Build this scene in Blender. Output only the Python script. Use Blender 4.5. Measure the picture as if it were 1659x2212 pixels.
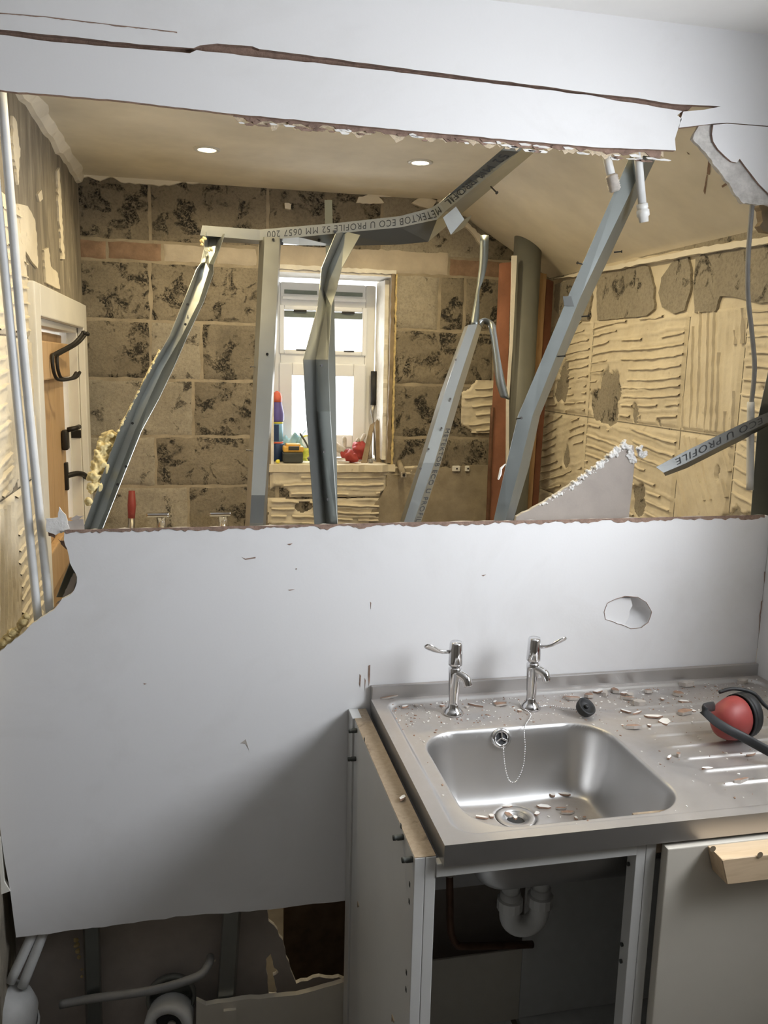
import bpy, bmesh, math, random
from mathutils import Vector, Matrix, noise
from mathutils.geometry import tessellate_polygon

for o in list(bpy.data.objects):
    bpy.data.objects.remove(o, do_unlink=True)
SC = bpy.context.scene
COL = SC.collection
R = math.radians

# ------------------------------------------------------------------ camera
W, H, F = 1659, 2212, 1800.0
CAM = Vector((-0.3691, -1.7528, 1.6556))
yaw, pitch, roll = R(12.553), R(10.037), R(1.418)
c_f = Vector((math.sin(yaw)*math.cos(pitch), math.cos(yaw)*math.cos(pitch), -math.sin(pitch)))
c_r = Vector((math.cos(yaw), -math.sin(yaw), 0))
c_u = c_r.cross(c_f)
c_r, c_u = c_r*math.cos(roll)+c_u*math.sin(roll), c_u*math.cos(roll)-c_r*math.sin(roll)
cam = bpy.data.cameras.new('camera')
cam.sensor_fit = 'VERTICAL'; cam.sensor_height = 36; cam.sensor_width = 27
cam.lens = F/H*36; cam.clip_start = 0.02; cam.clip_end = 100
camo = bpy.data.objects.new('camera', cam); COL.objects.link(camo)
m3 = Matrix((c_r, c_u, -c_f)).transposed()
camo.matrix_world = Matrix.Translation(CAM) @ m3.to_4x4()
SC.camera = camo

# ------------------------------------------------------------------ light
SC.view_settings.view_transform = 'Standard'
SC.view_settings.look = 'None'
SC.view_settings.gamma = 1
SC.view_settings.use_curve_mapping = False
SC.view_settings.exposure = 0.0
world = bpy.data.worlds.new('world'); SC.world = world; world.use_nodes = True
bg = world.node_tree.nodes['Background']
bg.inputs[0].default_value = (0.93, 0.97, 1.0, 1); bg.inputs[1].default_value = 3.0

def area(name, loc, direction, sx, sy, power, col):
    l = bpy.data.lights.new(name, 'AREA'); l.shape = 'RECTANGLE'; l.size = sx; l.size_y = sy
    l.energy = power; l.color = col
    o = bpy.data.objects.new(name, l); COL.objects.link(o); o.location = loc
    o.rotation_euler = Vector(direction).to_track_quat('-Z', 'Y').to_euler()
    return o
# daylight that enters the kitchen window (in the right hand kitchen wall) and the bathroom window
area('daylight_kitchen', (1.27, -0.93, 1.72), (-1, 0.15, -0.25), 0.86, 0.74, 38, (0.93, 0.96, 1.0))
area('daylight_bathroom', (0.18, 2.18, 1.62), (0, -1, -0.1), 0.6, 0.8, 16, (0.93, 0.97, 1.0))

# ------------------------------------------------------------------ picture -> place helpers
def ray(x, y): return c_r*((x-W/2)/F) - c_u*((y-H/2)/F) + c_f
def on(x, y, ax, val):
    d = ray(x, y); return CAM + d*((val-CAM[ax])/d[ax])
def PX(x, y, v): return on(x, y, 0, v)
def PY(x, y, v): return on(x, y, 1, v)
def PZ(x, y, v): return on(x, y, 2, v)

YB = 1.68     # face of the bathroom's block wall
XL = -0.80    # left bathroom wall
XR = 1.09     # right bathroom wall
XK = 0.99     # right kitchen wall
ZC = 2.32     # bathroom ceiling
ZW = 0.91     # sink top

# ------------------------------------------------------------------ materials
MATS = {}
class NT:
    def __init__(s, name):
        s.m = bpy.data.materials.new(name); s.m.use_nodes = True
        s.t = s.m.node_tree; s.n = s.t.nodes; s.b = s.n['Principled BSDF']
        s.co = s.n.new('ShaderNodeTexCoord')
    def link(s, a, b): s.t.links.new(a, b)
    def noise(s, scale, detail=4, rough=0.6, dist=0.0, vec=None, stretch=None):
        v = vec or s.co.outputs['Object']
        if stretch:
            mp = s.n.new('ShaderNodeMapping'); mp.inputs['Scale'].default_value = stretch
            s.link(v, mp.inputs['Vector']); v = mp.outputs['Vector']
        x = s.n.new('ShaderNodeTexNoise'); x.inputs['Scale'].default_value = scale
        x.inputs['Detail'].default_value = detail; x.inputs['Roughness'].default_value = rough
        x.inputs['Distortion'].default_value = dist
        s.link(v, x.inputs['Vector']); return x.outputs['Fac']
    def voronoi(s, scale, feature='F1'):
        x = s.n.new('ShaderNodeTexVoronoi'); x.inputs['Scale'].default_value = scale; x.feature = feature
        s.link(s.co.outputs['Object'], x.inputs['Vector']); return x.outputs['Distance']
    def ramp(s, fac, stops):
        r = s.n.new('ShaderNodeValToRGB'); e = r.color_ramp.elements
        while len(e) > len(stops): e.remove(e[-1])
        while len(e) < len(stops): e.new(0.5)
        for i, (p, c) in enumerate(stops):
            e[i].position = p
            e[i].color = (c, c, c, 1) if isinstance(c, (int, float)) else (*c, 1)
        s.link(fac, r.inputs['Fac']); return r.outputs['Color']
    def mix(s, fac, a, b):
        x = s.n.new('ShaderNodeMix'); x.data_type = 'RGBA'
        for k, v in ((0, fac), (6, a), (7, b)):
            if isinstance(v, (int, float)): x.inputs[k].default_value = v
            elif isinstance(v, tuple): x.inputs[k].default_value = (*v, 1)
            else: s.link(v, x.inputs[k])
        return x.outputs[2]
    def mathn(s, op, a, b):
        x = s.n.new('ShaderNodeMath'); x.operation = op
        for k, v in ((0, a), (1, b)):
            if isinstance(v, (int, float)): x.inputs[k].default_value = v
            else: s.link(v, x.inputs[k])
        return x.outputs[0]
    def color(s, v):
        if isinstance(v, tuple): s.b.inputs['Base Color'].default_value = (*v, 1)
        else: s.link(v, s.b.inputs['Base Color'])
    def rough(s, v):
        if isinstance(v, (int, float)): s.b.inputs['Roughness'].default_value = v
        else: s.link(v, s.b.inputs['Roughness'])
    def metal(s, v):
        if isinstance(v, (int, float)): s.b.inputs['Metallic'].default_value = v
        else: s.link(v, s.b.inputs['Metallic'])
    def bump(s, h, strength=0.3, dist=0.01):
        b = s.n.new('ShaderNodeBump'); b.inputs['Strength'].default_value = strength
        b.inputs['Distance'].default_value = dist
        s.link(h, b.inputs['Height']); s.link(b.outputs['Normal'], s.b.inputs['Normal'])
    def done(s, key): MATS[key] = s.m; return s.m

def simple(key, col, rough=0.6, metal=0.0, var=0.12, scale=25, bump=0.0, bscale=80, spec=None):
    t = NT(key)
    lo = tuple(max(0, c*(1-var)) for c in col); hi = tuple(min(1, c*(1+var)) for c in col)
    t.color(t.ramp(t.noise(scale), [(0.3, lo), (0.7, hi)]))
    t.rough(rough); t.metal(metal)
    if spec is not None: t.b.inputs['Specular IOR Level'].default_value = spec
    if bump: t.bump(t.noise(bscale, 6, 0.7), bump, 0.004)
    return t.done(key)

# white emulsion on the partition boards, with faint smudges
t = NT('white_emulsion')
sm = t.ramp(t.noise(2.6, 6, 0.62, 0.8), [(0.52, 0.0), (0.80, 0.35)])
c = t.mix(sm, (0.80, 0.80, 0.81), (0.58, 0.565, 0.54))
sc = t.ramp(t.noise(9, 8, 0.75, 2.0), [(0.70, 0.0), (0.78, 0.55)])
t.color(t.mix(sc, c, (0.50, 0.48, 0.46))); t.rough(0.55)
t.bump(t.noise(160, 3, 0.5), 0.06, 0.002); t.done('white_emulsion')
simple('cream_ceiling', (0.86, 0.81, 0.70), 0.8, var=0.10, scale=4, bump=0.25, bscale=14)
simple('kitchen_paint', (0.30, 0.275, 0.24), 0.8, var=0.05)
simple('kitchen_ceiling', (0.82, 0.81, 0.79), 0.8, var=0.03, scale=5)
simple('gypsum', (0.62, 0.60, 0.57), 0.95, var=0.18, scale=60, bump=0.7, bscale=120)
simple('gypsum_white', (0.80, 0.79, 0.77), 0.9, var=0.08, scale=50, bump=0.4, bscale=90)
simple('torn_paper', (0.30, 0.205, 0.16), 0.95, var=0.30, scale=70, bump=0.6, bscale=150)
simple('grey_liner', (0.42, 0.375, 0.34), 0.9, var=0.06, scale=20, bump=0.1)
simple('scrim', (0.66, 0.55, 0.40), 0.9, var=0.20, scale=240, bump=0.6, bscale=260)
simple('mortar', (0.36, 0.31, 0.235), 0.95, var=0.20, scale=14, bump=0.7, bscale=70)
simple('lintel', (0.52, 0.46, 0.38), 0.95, var=0.14, scale=10, bump=0.5, bscale=60)
simple('red_brick', (0.30, 0.20, 0.14), 0.95, var=0.25, scale=22, bump=0.7, bscale=70)
simple('wood_red', (0.29, 0.125, 0.075), 0.75, var=0.22, scale=9, bump=0.2)
simple('copper', (0.16, 0.085, 0.055), 0.55, 0.5, var=0.25, scale=25)
simple('white_plastic', (0.74, 0.74, 0.72), 0.42, var=0.05, scale=8)
simple('pipe_white', (0.66, 0.67, 0.67), 0.45, var=0.10, scale=12)
simple('grey_plastic', (0.16, 0.165, 0.15), 0.5, var=0.12, scale=4)
simple('cable_grey', (0.25, 0.25, 0.25), 0.5, var=0.1)
simple('upvc', (0.84, 0.85, 0.86), 0.35, var=0.03, scale=5)
simple('gloss_frame', (0.82, 0.80, 0.74), 0.4, var=0.05, scale=6)
simple('black_iron', (0.022, 0.02, 0.018), 0.5, 0.3)
simple('black_rubber', (0.02, 0.021, 0.023), 0.55, var=0.3, scale=30)
simple('melamine', (0.66, 0.66, 0.64), 0.42, var=0.05, scale=3)
simple('cream_door', (0.64, 0.60, 0.52), 0.5, var=0.05, scale=3)
simple('edge_tan', (0.34, 0.27, 0.19), 0.7, var=0.15, scale=30)
simple('red_plastic', (0.30, 0.050, 0.045), 0.5, var=0.18, scale=24)
simple('red_rubber', (0.34, 0.04, 0.035), 0.6, var=0.3, scale=30)
simple('purple', (0.14, 0.11, 0.36), 0.5); simple('orange_red', (0.75, 0.16, 0.09), 0.5)
simple('blue_dark', (0.02, 0.05, 0.14), 0.5); simple('blue_light', (0.25, 0.50, 0.72), 0.5)
simple('mask_blue', (0.45, 0.66, 0.74), 0.8); simple('yellow', (0.82, 0.74, 0.08), 0.5)
simple('tool_yellow', (0.72, 0.42, 0.08), 0.5); simple('tool_dark', (0.05, 0.055, 0.05), 0.55)
simple('old_wood', (0.26, 0.20, 0.13), 0.8, var=0.3, scale=18); simple('steel_blade', (0.35, 0.33, 0.30), 0.35, 0.9)
simple('chip_white', (0.84, 0.83, 0.80), 0.9, var=0.05); simple('chip_brown', (0.34, 0.22, 0.16), 0.95, var=0.3, scale=60)
simple('chip_grey', (0.48, 0.44, 0.40), 0.95, var=0.2, scale=60)
simple('floor_dark', (0.11, 0.10, 0.09), 0.85, var=0.3, scale=8)
simple('ink', (0.035, 0.037, 0.04), 0.7)
simple('foam', (0.80, 0.66, 0.34), 0.9, var=0.16, scale=60, bump=0.6, bscale=110)
simple('foam_old', (0.62, 0.49, 0.24), 0.9, var=0.25, scale=80, bump=0.6, bscale=110)
simple('seal_grey', (0.17, 0.20, 0.18), 0.5); simple('reveal_plaster', (0.80, 0.78, 0.73), 0.9, var=0.10, scale=18, bump=0.6, bscale=40)
simple('ceramic', (0.80, 0.79, 0.76), 0.25, var=0.02)
simple('hole_shade', (0.10, 0.07, 0.05), 0.9, var=0.3, scale=20)  # shade inside the ragged hole, put into a dark colour
simple('dusty_floorboard', (0.20, 0.18, 0.155), 0.95, var=0.25, scale=6)

# pine
def pine(key, a, b, stretch):
    t = NT(key)
    g = t.noise(7, 5, 0.6, 0.9, stretch=stretch)
    t.color(t.ramp(g, [(0.3, a), (0.55, b), (0.75, a)])); t.rough(0.6)
    t.bump(g, 0.12, 0.002); t.done(key)
pine('pine', (0.50, 0.32, 0.17), (0.60, 0.41, 0.23), (3.0, 3.0, 0.35))
pine('pine_batten', (0.60, 0.44, 0.27), (0.72, 0.55, 0.36), (0.5, 5.0, 5.0))
pine('stud_timber', (0.42, 0.25, 0.13), (0.55, 0.37, 0.20), (5, 5, 0.5))

# aggregate blockwork: grey brown, beige mortar smears, clusters of dark, sunken pores
def block_mat(key, base, light, dark, th):
    t = NT(key)
    v = t.noise(5.5, 5, 0.65, 0.3)
    c = t.ramp(v, [(0.30, base), (0.68, light)])
    fine = t.noise(95, 4, 0.75)
    c = t.mix(t.ramp(fine, [(0.35, 0.45), (0.55, 0.0)]), c, tuple(x*0.55 for x in base))
    cl = t.ramp(t.noise(13, 4, 0.6, 0.6), [(th-0.02, 0.0), (th+0.06, 1.0)])
    pores = t.ramp(t.noise(75, 6, 0.75, 1.2), [(0.46, 0.0), (0.54, 1.0)])
    c = t.mix(t.mathn('MULTIPLY', cl, pores), c, dark)
    t.color(c); t.rough(0.97)
    hh = t.mathn('SUBTRACT', t.noise(70, 8, 0.75), t.mathn('MULTIPLY', t.mathn('MULTIPLY', cl, pores), 0.8))
    t.bump(hh, 0.9, 0.006); t.done(key)
block_mat('block', (0.225, 0.195, 0.15), (0.345, 0.30, 0.23), (0.030, 0.028, 0.026), 0.53)
block_mat('block_pale', (0.36, 0.325, 0.265), (0.48, 0.435, 0.355), (0.06, 0.055, 0.05), 0.60)

# tile adhesive, cream
t = NT('adhesive')
c = t.ramp(t.noise(9, 6, 0.6), [(0.3, (0.66, 0.59, 0.46)), (0.7, (0.80, 0.73, 0.59))])
c = t.mix(t.ramp(t.noise(30, 6, 0.7, 1.0), [(0.64, 0.0), (0.72, 0.7)]), c, (0.42, 0.36, 0.27))
t.color(c); t.rough(0.95); t.bump(t.noise(110, 6, 0.7), 0.35, 0.003); t.done('adhesive')

# bare grey plaster with cream flakes (upper left wall)
t = NT('scraped_plaster')
st = t.noise(4.0, 7, 0.65, 0.6, stretch=(3.5, 3.5, 0.8))
c = t.ramp(st, [(0.30, (0.13, 0.115, 0.09)), (0.50, (0.24, 0.21, 0.165)), (0.62, (0.33, 0.29, 0.225)), (0.70, (0.58, 0.52, 0.40))])
t.color(c); t.rough(0.95); t.bump(t.noise(30, 8, 0.7), 0.6, 0.005); t.done('scraped_plaster')

# galvanised steel
def galv(key, col, r0, r1):
    t = NT(key)
    n = t.noise(35, 4, 0.6); n2 = t.noise(6, 4, 0.6)
    t.color(t.ramp(n2, [(0.3, tuple(x*0.92 for x in col)), (0.7, col)]))
    t.rough(t.ramp(n, [(0.3, r0), (0.7, r1)])); t.metal(0.85)
    t.bump(t.noise(7, 1, 0.4), 0.05, 0.01); t.done(key)
galv('galvanised', (0.37, 0.385, 0.37), 0.29, 0.35)
galv('galvanised_shaded', (0.17, 0.175, 0.17), 0.44, 0.50)  # copy of the steel with shade put into its darker colour
galv('galvanised_dull', (0.26, 0.28, 0.27), 0.36, 0.42)

# stainless sink: brushed steel under plaster dust
t = NT('stainless')
br = t.noise(60, 3, 0.6, stretch=(1.0, 14.0, 1.0))
d1 = t.noise(5.0, 7, 0.68, 1.2); d2 = t.noise(70, 6, 0.8)
geo = t.n.new('ShaderNodeNewGeometry'); sx = t.n.new('ShaderNodeSeparateXYZ')
t.link(geo.outputs['Normal'], sx.inputs[0])
sy = t.n.new('ShaderNodeSeparateXYZ'); t.link(t.co.outputs['Object'], sy.inputs[0])
back = t.ramp(t.mathn('ADD', sy.outputs['Y'], 0.62), [(0.05, 0.45), (0.45, 1.0)])
up = t.mathn('MULTIPLY', back, t.ramp(sx.outputs['Z'], [(0.80, 0.0), (0.97, 1.0)]))
dust = t.mathn('MULTIPLY', t.ramp(t.mathn('ADD', t.mathn('MULTIPLY', d1, 0.8), t.mathn('MULTIPLY', d2, 0.2)), [(0.36, 0.30), (0.58, 0.85)]), up)
t.color(t.mix(dust, (0.52, 0.515, 0.51), (0.40, 0.355, 0.32)))
t.metal(t.mathn('SUBTRACT', 1.0, t.mathn('MULTIPLY', dust, 0.9)))
t.rough(t.mathn('ADD', t.mathn('MULTIPLY', br, 0.06), t.mathn('ADD', 0.36, t.mathn('MULTIPLY', dust, 0.30))))
t.done('stainless')
t = NT('chrome'); t.color((0.78, 0.78, 0.79)); t.metal(1.0)
t.rough(t.ramp(t.noise(30, 4), [(0.4, 0.06), (0.7, 0.16)])); t.done('chrome')
# raw chipboard cabinet edge with grime
t = NT('chipboard')
c = t.ramp(t.noise(120, 4, 0.7), [(0.3, (0.30, 0.235, 0.165)), (0.7, (0.40, 0.32, 0.23))])
c = t.mix(t.ramp(t.noise(12, 6, 0.7, 0.8), [(0.55, 0.0), (0.68, 0.8)]), c, (0.11, 0.085, 0.065))
t.color(c); t.rough(0.85); t.done('chipboard')
# thin window glass
t = NT('window_glass')
tr = t.n.new('ShaderNodeBsdfTransparent'); gl = t.n.new('ShaderNodeBsdfGlossy'); gl.inputs['Roughness'].default_value = 0.05
mx = t.n.new('ShaderNodeMixShader'); mx.inputs[0].default_value = 0.05
t.link(tr.outputs[0], mx.inputs[1]); t.link(gl.outputs[0], mx.inputs[2])
t.link(mx.outputs[0], t.n['Material Output'].inputs['Surface']); t.done('window_glass')
t = NT('lamp_glow'); t.b.inputs['Emission Color'].default_value = (1.0, 0.88, 0.62, 1)
t.b.inputs['Emission Strength'].default_value = 14; t.done('lamp_glow')
t = NT('safety_lens'); t.color((0.85, 0.90, 0.20)); t.rough(0.2); t.b.inputs['Transmission Weight'].default_value = 0.5; t.done('safety_lens')

# ------------------------------------------------------------------ mesh helpers
def obj(name, bm, mat, parent=None, smooth=False, solid=None):
    me = bpy.data.meshes.new(name)
    bmesh.ops.recalc_face_normals(bm, faces=bm.faces[:])
    if smooth:
        for f in bm.faces: f.smooth = True
    bm.to_mesh(me); bm.free()
    for k in (mat if isinstance(mat, (list, tuple)) else [mat]): me.materials.append(MATS[k])
    o = bpy.data.objects.new(name, me); COL.objects.link(o)
    if parent: o.parent = parent
    if solid:
        md = o.modifiers.new('thickness', 'SOLIDIFY'); md.thickness = solid; md.offset = 0
    return o
def tag(o, label, cat, group=None):
    o['label'] = label; o['category'] = cat
    if group: o['group'] = group
    return o
def struct(o, label=None):
    o['kind'] = 'structure'
    if label: o['label'] = label
    return o
def empty(name, loc=(0, 0, 0)):
    o = bpy.data.objects.new(name, None); COL.objects.link(o); o.location = loc
    o.empty_display_size = 0.05
    return o
def thing(name, label, cat, group=None):
    return tag(empty(name), label, cat, group)
def BM(): return bmesh.new()
def box(bm, c, s, rot=None, bev=0.0):
    g = bmesh.ops.create_cube(bm, size=1.0)['verts']
    M = Matrix.Diagonal((s[0], s[1], s[2], 1))
    Rm = rot.to_4x4() if rot is not None else Matrix.Identity(4)
    bmesh.ops.transform(bm, matrix=Matrix.Translation(Vector(c)) @ Rm @ M, verts=g)
    if bev:
        es = list({e for v in g for e in v.link_edges})
        bmesh.ops.bevel(bm, geom=es, offset=bev, segments=2, affect='EDGES', profile=0.6)
    return bm
def boxr(bm, lo, hi, bev=0.0):
    return box(bm, [(a+b)/2 for a, b in zip(lo, hi)], [abs(b-a) for a, b in zip(lo, hi)], None, bev)
def frame_of(d):
    d = d.normalized(); a = Vector((0, 0, 1)) if abs(d.z) < 0.9 else Vector((1, 0, 0))
    u = d.cross(a).normalized(); return u, d.cross(u)
def tube(bm, pts, r, seg=10, cap=True):
    pts = [Vector(p) for p in pts]; rings = []
    rr = r if isinstance(r, (list, tuple)) else [r]*len(pts)
    u = None
    for i, p in enumerate(pts):
        d = (pts[min(i+1, len(pts)-1)]-pts[max(i-1, 0)])
        if u is None: u, v = frame_of(d)
        else:
            dn = d.normalized(); u = (u-dn*u.dot(dn)).normalized(); v = dn.cross(u)
        rings.append([bm.verts.new(p+(u*math.cos(a)+v*math.sin(a))*rr[i]) for a in [2*math.pi*k/seg for k in range(seg)]])
    for a, b in zip(rings, rings[1:]):
        for k in range(seg): bm.faces.new((a[k], a[(k+1) % seg], b[(k+1) % seg], b[k]))
    if cap: bm.faces.new(rings[0]); bm.faces.new(rings[-1])
    return bm
def lathe(bm, prof, o, axis=(0, 0, 1), seg=28, cap=True):
    ax = Vector(axis).normalized(); u, v = frame_of(ax); o = Vector(o); rings = []
    for r, h in prof:
        rings.append([bm.verts.new(o+ax*h+(u*math.cos(a)+v*math.sin(a))*max(r, 1e-5)) for a in [2*math.pi*k/seg for k in range(seg)]])
    for a, b in zip(rings, rings[1:]):
        for k in range(seg): bm.faces.new((a[k], a[(k+1) % seg], b[(k+1) % seg], b[k]))
    if cap: bm.faces.new(rings[0]); bm.faces.new(rings[-1])
    return bm
def smoothpath(pts, n=6):
    pts = [Vector(p) for p in pts]; out = []
    for i in range(len(pts)-1):
        p0 = pts[max(i-1, 0)]; p1 = pts[i]; p2 = pts[i+1]; p3 = pts[min(i+2, len(pts)-1)]
        for k in range(n):
            s = k/n
            out.append(0.5*((2*p1)+(p2-p0)*s+(2*p0-5*p1+4*p2-p3)*s*s+(3*p1-p0-3*p2+p3)*s**3))
    return out+[pts[-1]]
def jag(pts, step, amp, seed, skip=()):
    """rough up an outline (any 2 numbers); skip = indices of edges that stay straight"""
    rnd = random.Random(seed); out = []
    for i, p in enumerate(pts):
        q = pts[(i+1) % len(pts)]; out.append(tuple(p))
        if i in skip: continue
        L = math.hypot(q[0]-p[0], q[1]-p[1]); n = int(L/step)
        for k in range(1, n):
            s = k/n; a = amp*rnd.choice((0.4, 0.7, 1.0))
            out.append((p[0]+(q[0]-p[0])*s+rnd.uniform(-a, a), p[1]+(q[1]-p[1])*s+rnd.uniform(-a, a)))
    return out
def slab(bm, outline, vec, holes=(), mi_side=0):
    """solid plate: outline (3D points in a plane) pushed along vec; holes cut right through"""
    loops = [[Vector(p) for p in outline]]+[[Vector(p) for p in h] for h in holes]
    vec = Vector(vec); flat = [p for l in loops for p in l]
    A = [bm.verts.new(p) for p in flat]; B = [bm.verts.new(p+vec) for p in flat]
    for tri in tessellate_polygon(loops):
        try: bm.faces.new([A[i] for i in tri]); bm.faces.new([B[i] for i in reversed(tri)])
        except ValueError: pass
    k = 0
    for l in loops:
        n = len(l)
        for i in range(n):
            a, b = k+i, k+(i+1) % n
            f = bm.faces.new((A[a], A[b], B[b], B[a])); f.material_index = mi_side
        k += n
    return bm
def loft(bm, rows):
    V = [[bm.verts.new(p) for p in r] for r in rows]
    for a, b in zip(V, V[1:]):
        for k in range(len(a)-1): bm.faces.new((a[k], a[k+1], b[k+1], b[k]))
    return bm
def lean(x, y, d, amt=0.55):
    """the frame was pushed back into the bathroom above the cut: depth grows with height"""
    return PY(x, y, d+amt*max(0.0, PY(x, y, d+0.15).z-1.33))
def sect(stations, ys, amt=0.0):
    """station = (list of px, list of py or one py); ys = depth of each section point"""
    out = []
    for xs, py in stations:
        pys = py if isinstance(py, (list, tuple)) else [py]*len(xs)
        out.append([lean(x, y, d, amt) if amt else PY(x, y, d) for x, y, d in zip(xs, pys, ys)])
    return out
def fine(rows, n=4):
    cols = [smoothpath([r[k] for r in rows], n) for k in range(len(rows[0]))]
    return [[c[i] for c in cols] for i in range(len(cols[0]))]
def lin(rows, n):
    out = []
    for a, b in zip(rows, rows[1:]):
        for k in range(n): out.append([p.lerp(q, k/n) for p, q in zip(a, b)])
    return out+[rows[-1]]
def screw(parent, p, d, L=0.02, name='screw', mat='black_iron', r=0.0018):
    b = BM(); p = Vector(p); d = Vector(d).normalized()
    lathe(b, [(r, 0), (r, L*0.85), (r*2.2, L*0.95), (r*2.2, L)], p, d, 8)
    return obj(name, b, mat, parent)
def lettering(rows, a, b, string, s0, s1, v0, v1, parent, off, mat='ink', flip=True):
    """print a string on the strip between section columns a and b of a loft (s along 0..1, v across)"""
    cu = bpy.data.curves.new('lettering', 'FONT'); cu.body = string; cu.space_character = 1.15
    to = bpy.data.objects.new('lettering', cu); COL.objects.link(to)
    bpy.context.view_layer.update()
    me = bpy.data.meshes.new_from_object(to.evaluated_get(bpy.context.evaluated_depsgraph_get()))
    bpy.data.objects.remove(to, do_unlink=True)
    xs = [v.co.x for v in me.vertices]; ys = [v.co.y for v in me.vertices]
    x0, x1, y0, y1 = min(xs), max(xs), min(ys), max(ys)
    A = [Vector(r[a]) for r in rows]; B = [Vector(r[b]) for r in rows]
    L = [0]
    for i in range(1, len(A)): L.append(L[-1]+((A[i]+B[i])/2-(A[i-1]+B[i-1])/2).length)
    def at(s, v):
        t_ = min(max(s, 0), 1)*L[-1]; i = 0
        while i < len(L)-2 and L[i+1] < t_: i += 1
        k = (t_-L[i])/(L[i+1]-L[i])
        return A[i].lerp(A[i+1], k).lerp(B[i].lerp(B[i+1], k), v)
    for v in me.vertices:
        u = (v.co.x-x0)/(x1-x0); w = (v.co.y-y0)/(y1-y0)
        if flip: u = 1-u
        else: w = 1-w
        v.co = at(s0+(s1-s0)*u, v0+(v1-v0)*w)+Vector(off)
    me.materials.clear(); me.materials.append(MATS[mat])
    o = bpy.data.objects.new('lettering', me); COL.objects.link(o); o.parent = parent
    return o
def crumbly(o, voxel=0.0022, strength=0.006, size=0.008):
    md = o.modifiers.new('merge', 'REMESH'); md.mode = 'VOXEL'; md.voxel_size = voxel; md.use_smooth_shade = True
    tx = bpy.data.textures.new('crumble', 'CLOUDS'); tx.noise_scale = size; tx.noise_depth = 3
    md = o.modifiers.new('crumble', 'DISPLACE'); md.texture = tx; md.strength = strength; md.mid_level = 0.5; md.texture_coords = 'LOCAL'
    return o
def fbm(p, o=4): return noise.fractal(p, 1.0, 2.0, o)

# ================================================================== STRUCTURE
# ---- floor, ceilings
b = BM(); boxr(b, (-2.2, -3.2, -0.06), (1.5, 2.3, 0.0)); struct(obj('floor', b, 'floor_dark'), 'dark dusty floor')
b = BM(); boxr(b, (XL-0.1, 0.0125, ZC), (0.66, YB+0.1, ZC+0.08))
ceil = struct(obj('ceiling', b, 'cream_ceiling'), 'cream plastered bathroom ceiling with a sloping side')
xs0, xs1, zs1 = 0.60, XR+0.03, 2.02
b = BM(); q = [(xs0, ZC), (xs1, zs1), (xs1+0.06, zs1+0.06), (xs0+0.06, ZC+0.10)]
slab(b, [(x, 0.02, z) for x, z in q], (0, YB+0.08, 0)); obj('sloping_ceiling', b, 'cream_ceiling', ceil)
def on_slope(px, py):
    d = ray(px, py); k = (ZC-zs1)/(xs1-xs0)     # plane z = ZC - k (x - xs0)
    t_ = (ZC-k*(CAM.x-xs0)*1.0-CAM.z+0.0)/(d.z+k*d.x); t_ = (ZC-k*(CAM.x-xs0)-CAM.z)/(d.z+k*d.x)
    return CAM+d*t_
for i, pts in enumerate(([(1531, 340), (1536, 341), (1533, 377), (1527, 376)], [(1527, 377), (1529, 378), (1523, 420), (1520, 412)], [(1559, 401), (1572, 393), (1574, 397), (1561, 405)], [(1484, 328), (1490, 333), (1487, 333)])):
    b = BM(); slab(b, [on_slope(x, y)+Vector((-0.0007, 0, -0.0007)) for x, y in jag(pts, 6, 0.6, 130+i)], (0.0004, 0, 0.0004)); obj('ceiling_scar', b, 'torn_paper', ceil)
b = BM(); boxr(b, (-2.2, -3.2, 2.385), (1.5, 0.0, 2.45)); struct(obj('ceiling_kitchen', b, 'kitchen_ceiling'), 'white kitchen ceiling')

# ---- kitchen walls (mostly behind the camera), with the window that lights the room
def wall_with_hole(name, mat, axis, pos, thick, u0, u1, z0, z1, hu0=None, hu1=None, hz0=None, hz1=None):
    b = BM()
    def add(a0, a1, c0, c1):
        if axis == 'x': boxr(b, (pos, a0, c0), (pos+thick, a1, c1))
        else: boxr(b, (a0, pos, c0), (a1, pos+thick, c1))
    if hu0 is None: add(u0, u1, z0, z1)
    else:
        add(u0, hu0, z0, z1); add(hu1, u1, z0, z1); add(hu0, hu1, z0, hz0); add(hu0, hu1, hz1, z1)
    return obj(name, b, mat)
struct(wall_with_hole('wall_kitchen_right', 'white_emulsion', 'x', XK, 0.25, -3.2, -0.001, 0, 2.385, -1.37, -0.49, 1.36, 2.08), 'white kitchen side wall beside the sink')
struct(wall_with_hole('wall_kitchen_left', 'kitchen_paint', 'x', -2.2, 0.1, -3.2, 0.0, 0, 2.385), 'beige kitchen side wall')
struct(wall_with_hole('wall_kitchen_rear', 'kitchen_paint', 'y', -3.2, 0.1, -2.2, 1.2, 0, 2.385), 'beige kitchen rear wall')
struct(wall_with_hole('wall_kitchen_return', 'white_emulsion', 'y', 0.0, 0.1, -2.2, XL-0.06, 0, 2.385), 'white kitchen wall beyond the torn partition')
w2 = struct(empty('window_2'), 'white kitchen window')
for lo, hi in (((1.17, -1.37, 1.36), (1.22, -1.34, 2.08)), ((1.17, -0.52, 1.36), (1.22, -0.49, 2.08)), ((1.17, -1.34, 1.36), (1.22, -0.52, 1.39)),
               ((1.17, -1.34, 2.05), (1.22, -0.52, 2.08))):
    b = BM(); boxr(b, lo, hi, 0.006); obj('window_frame', b, 'upvc', w2)

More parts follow.
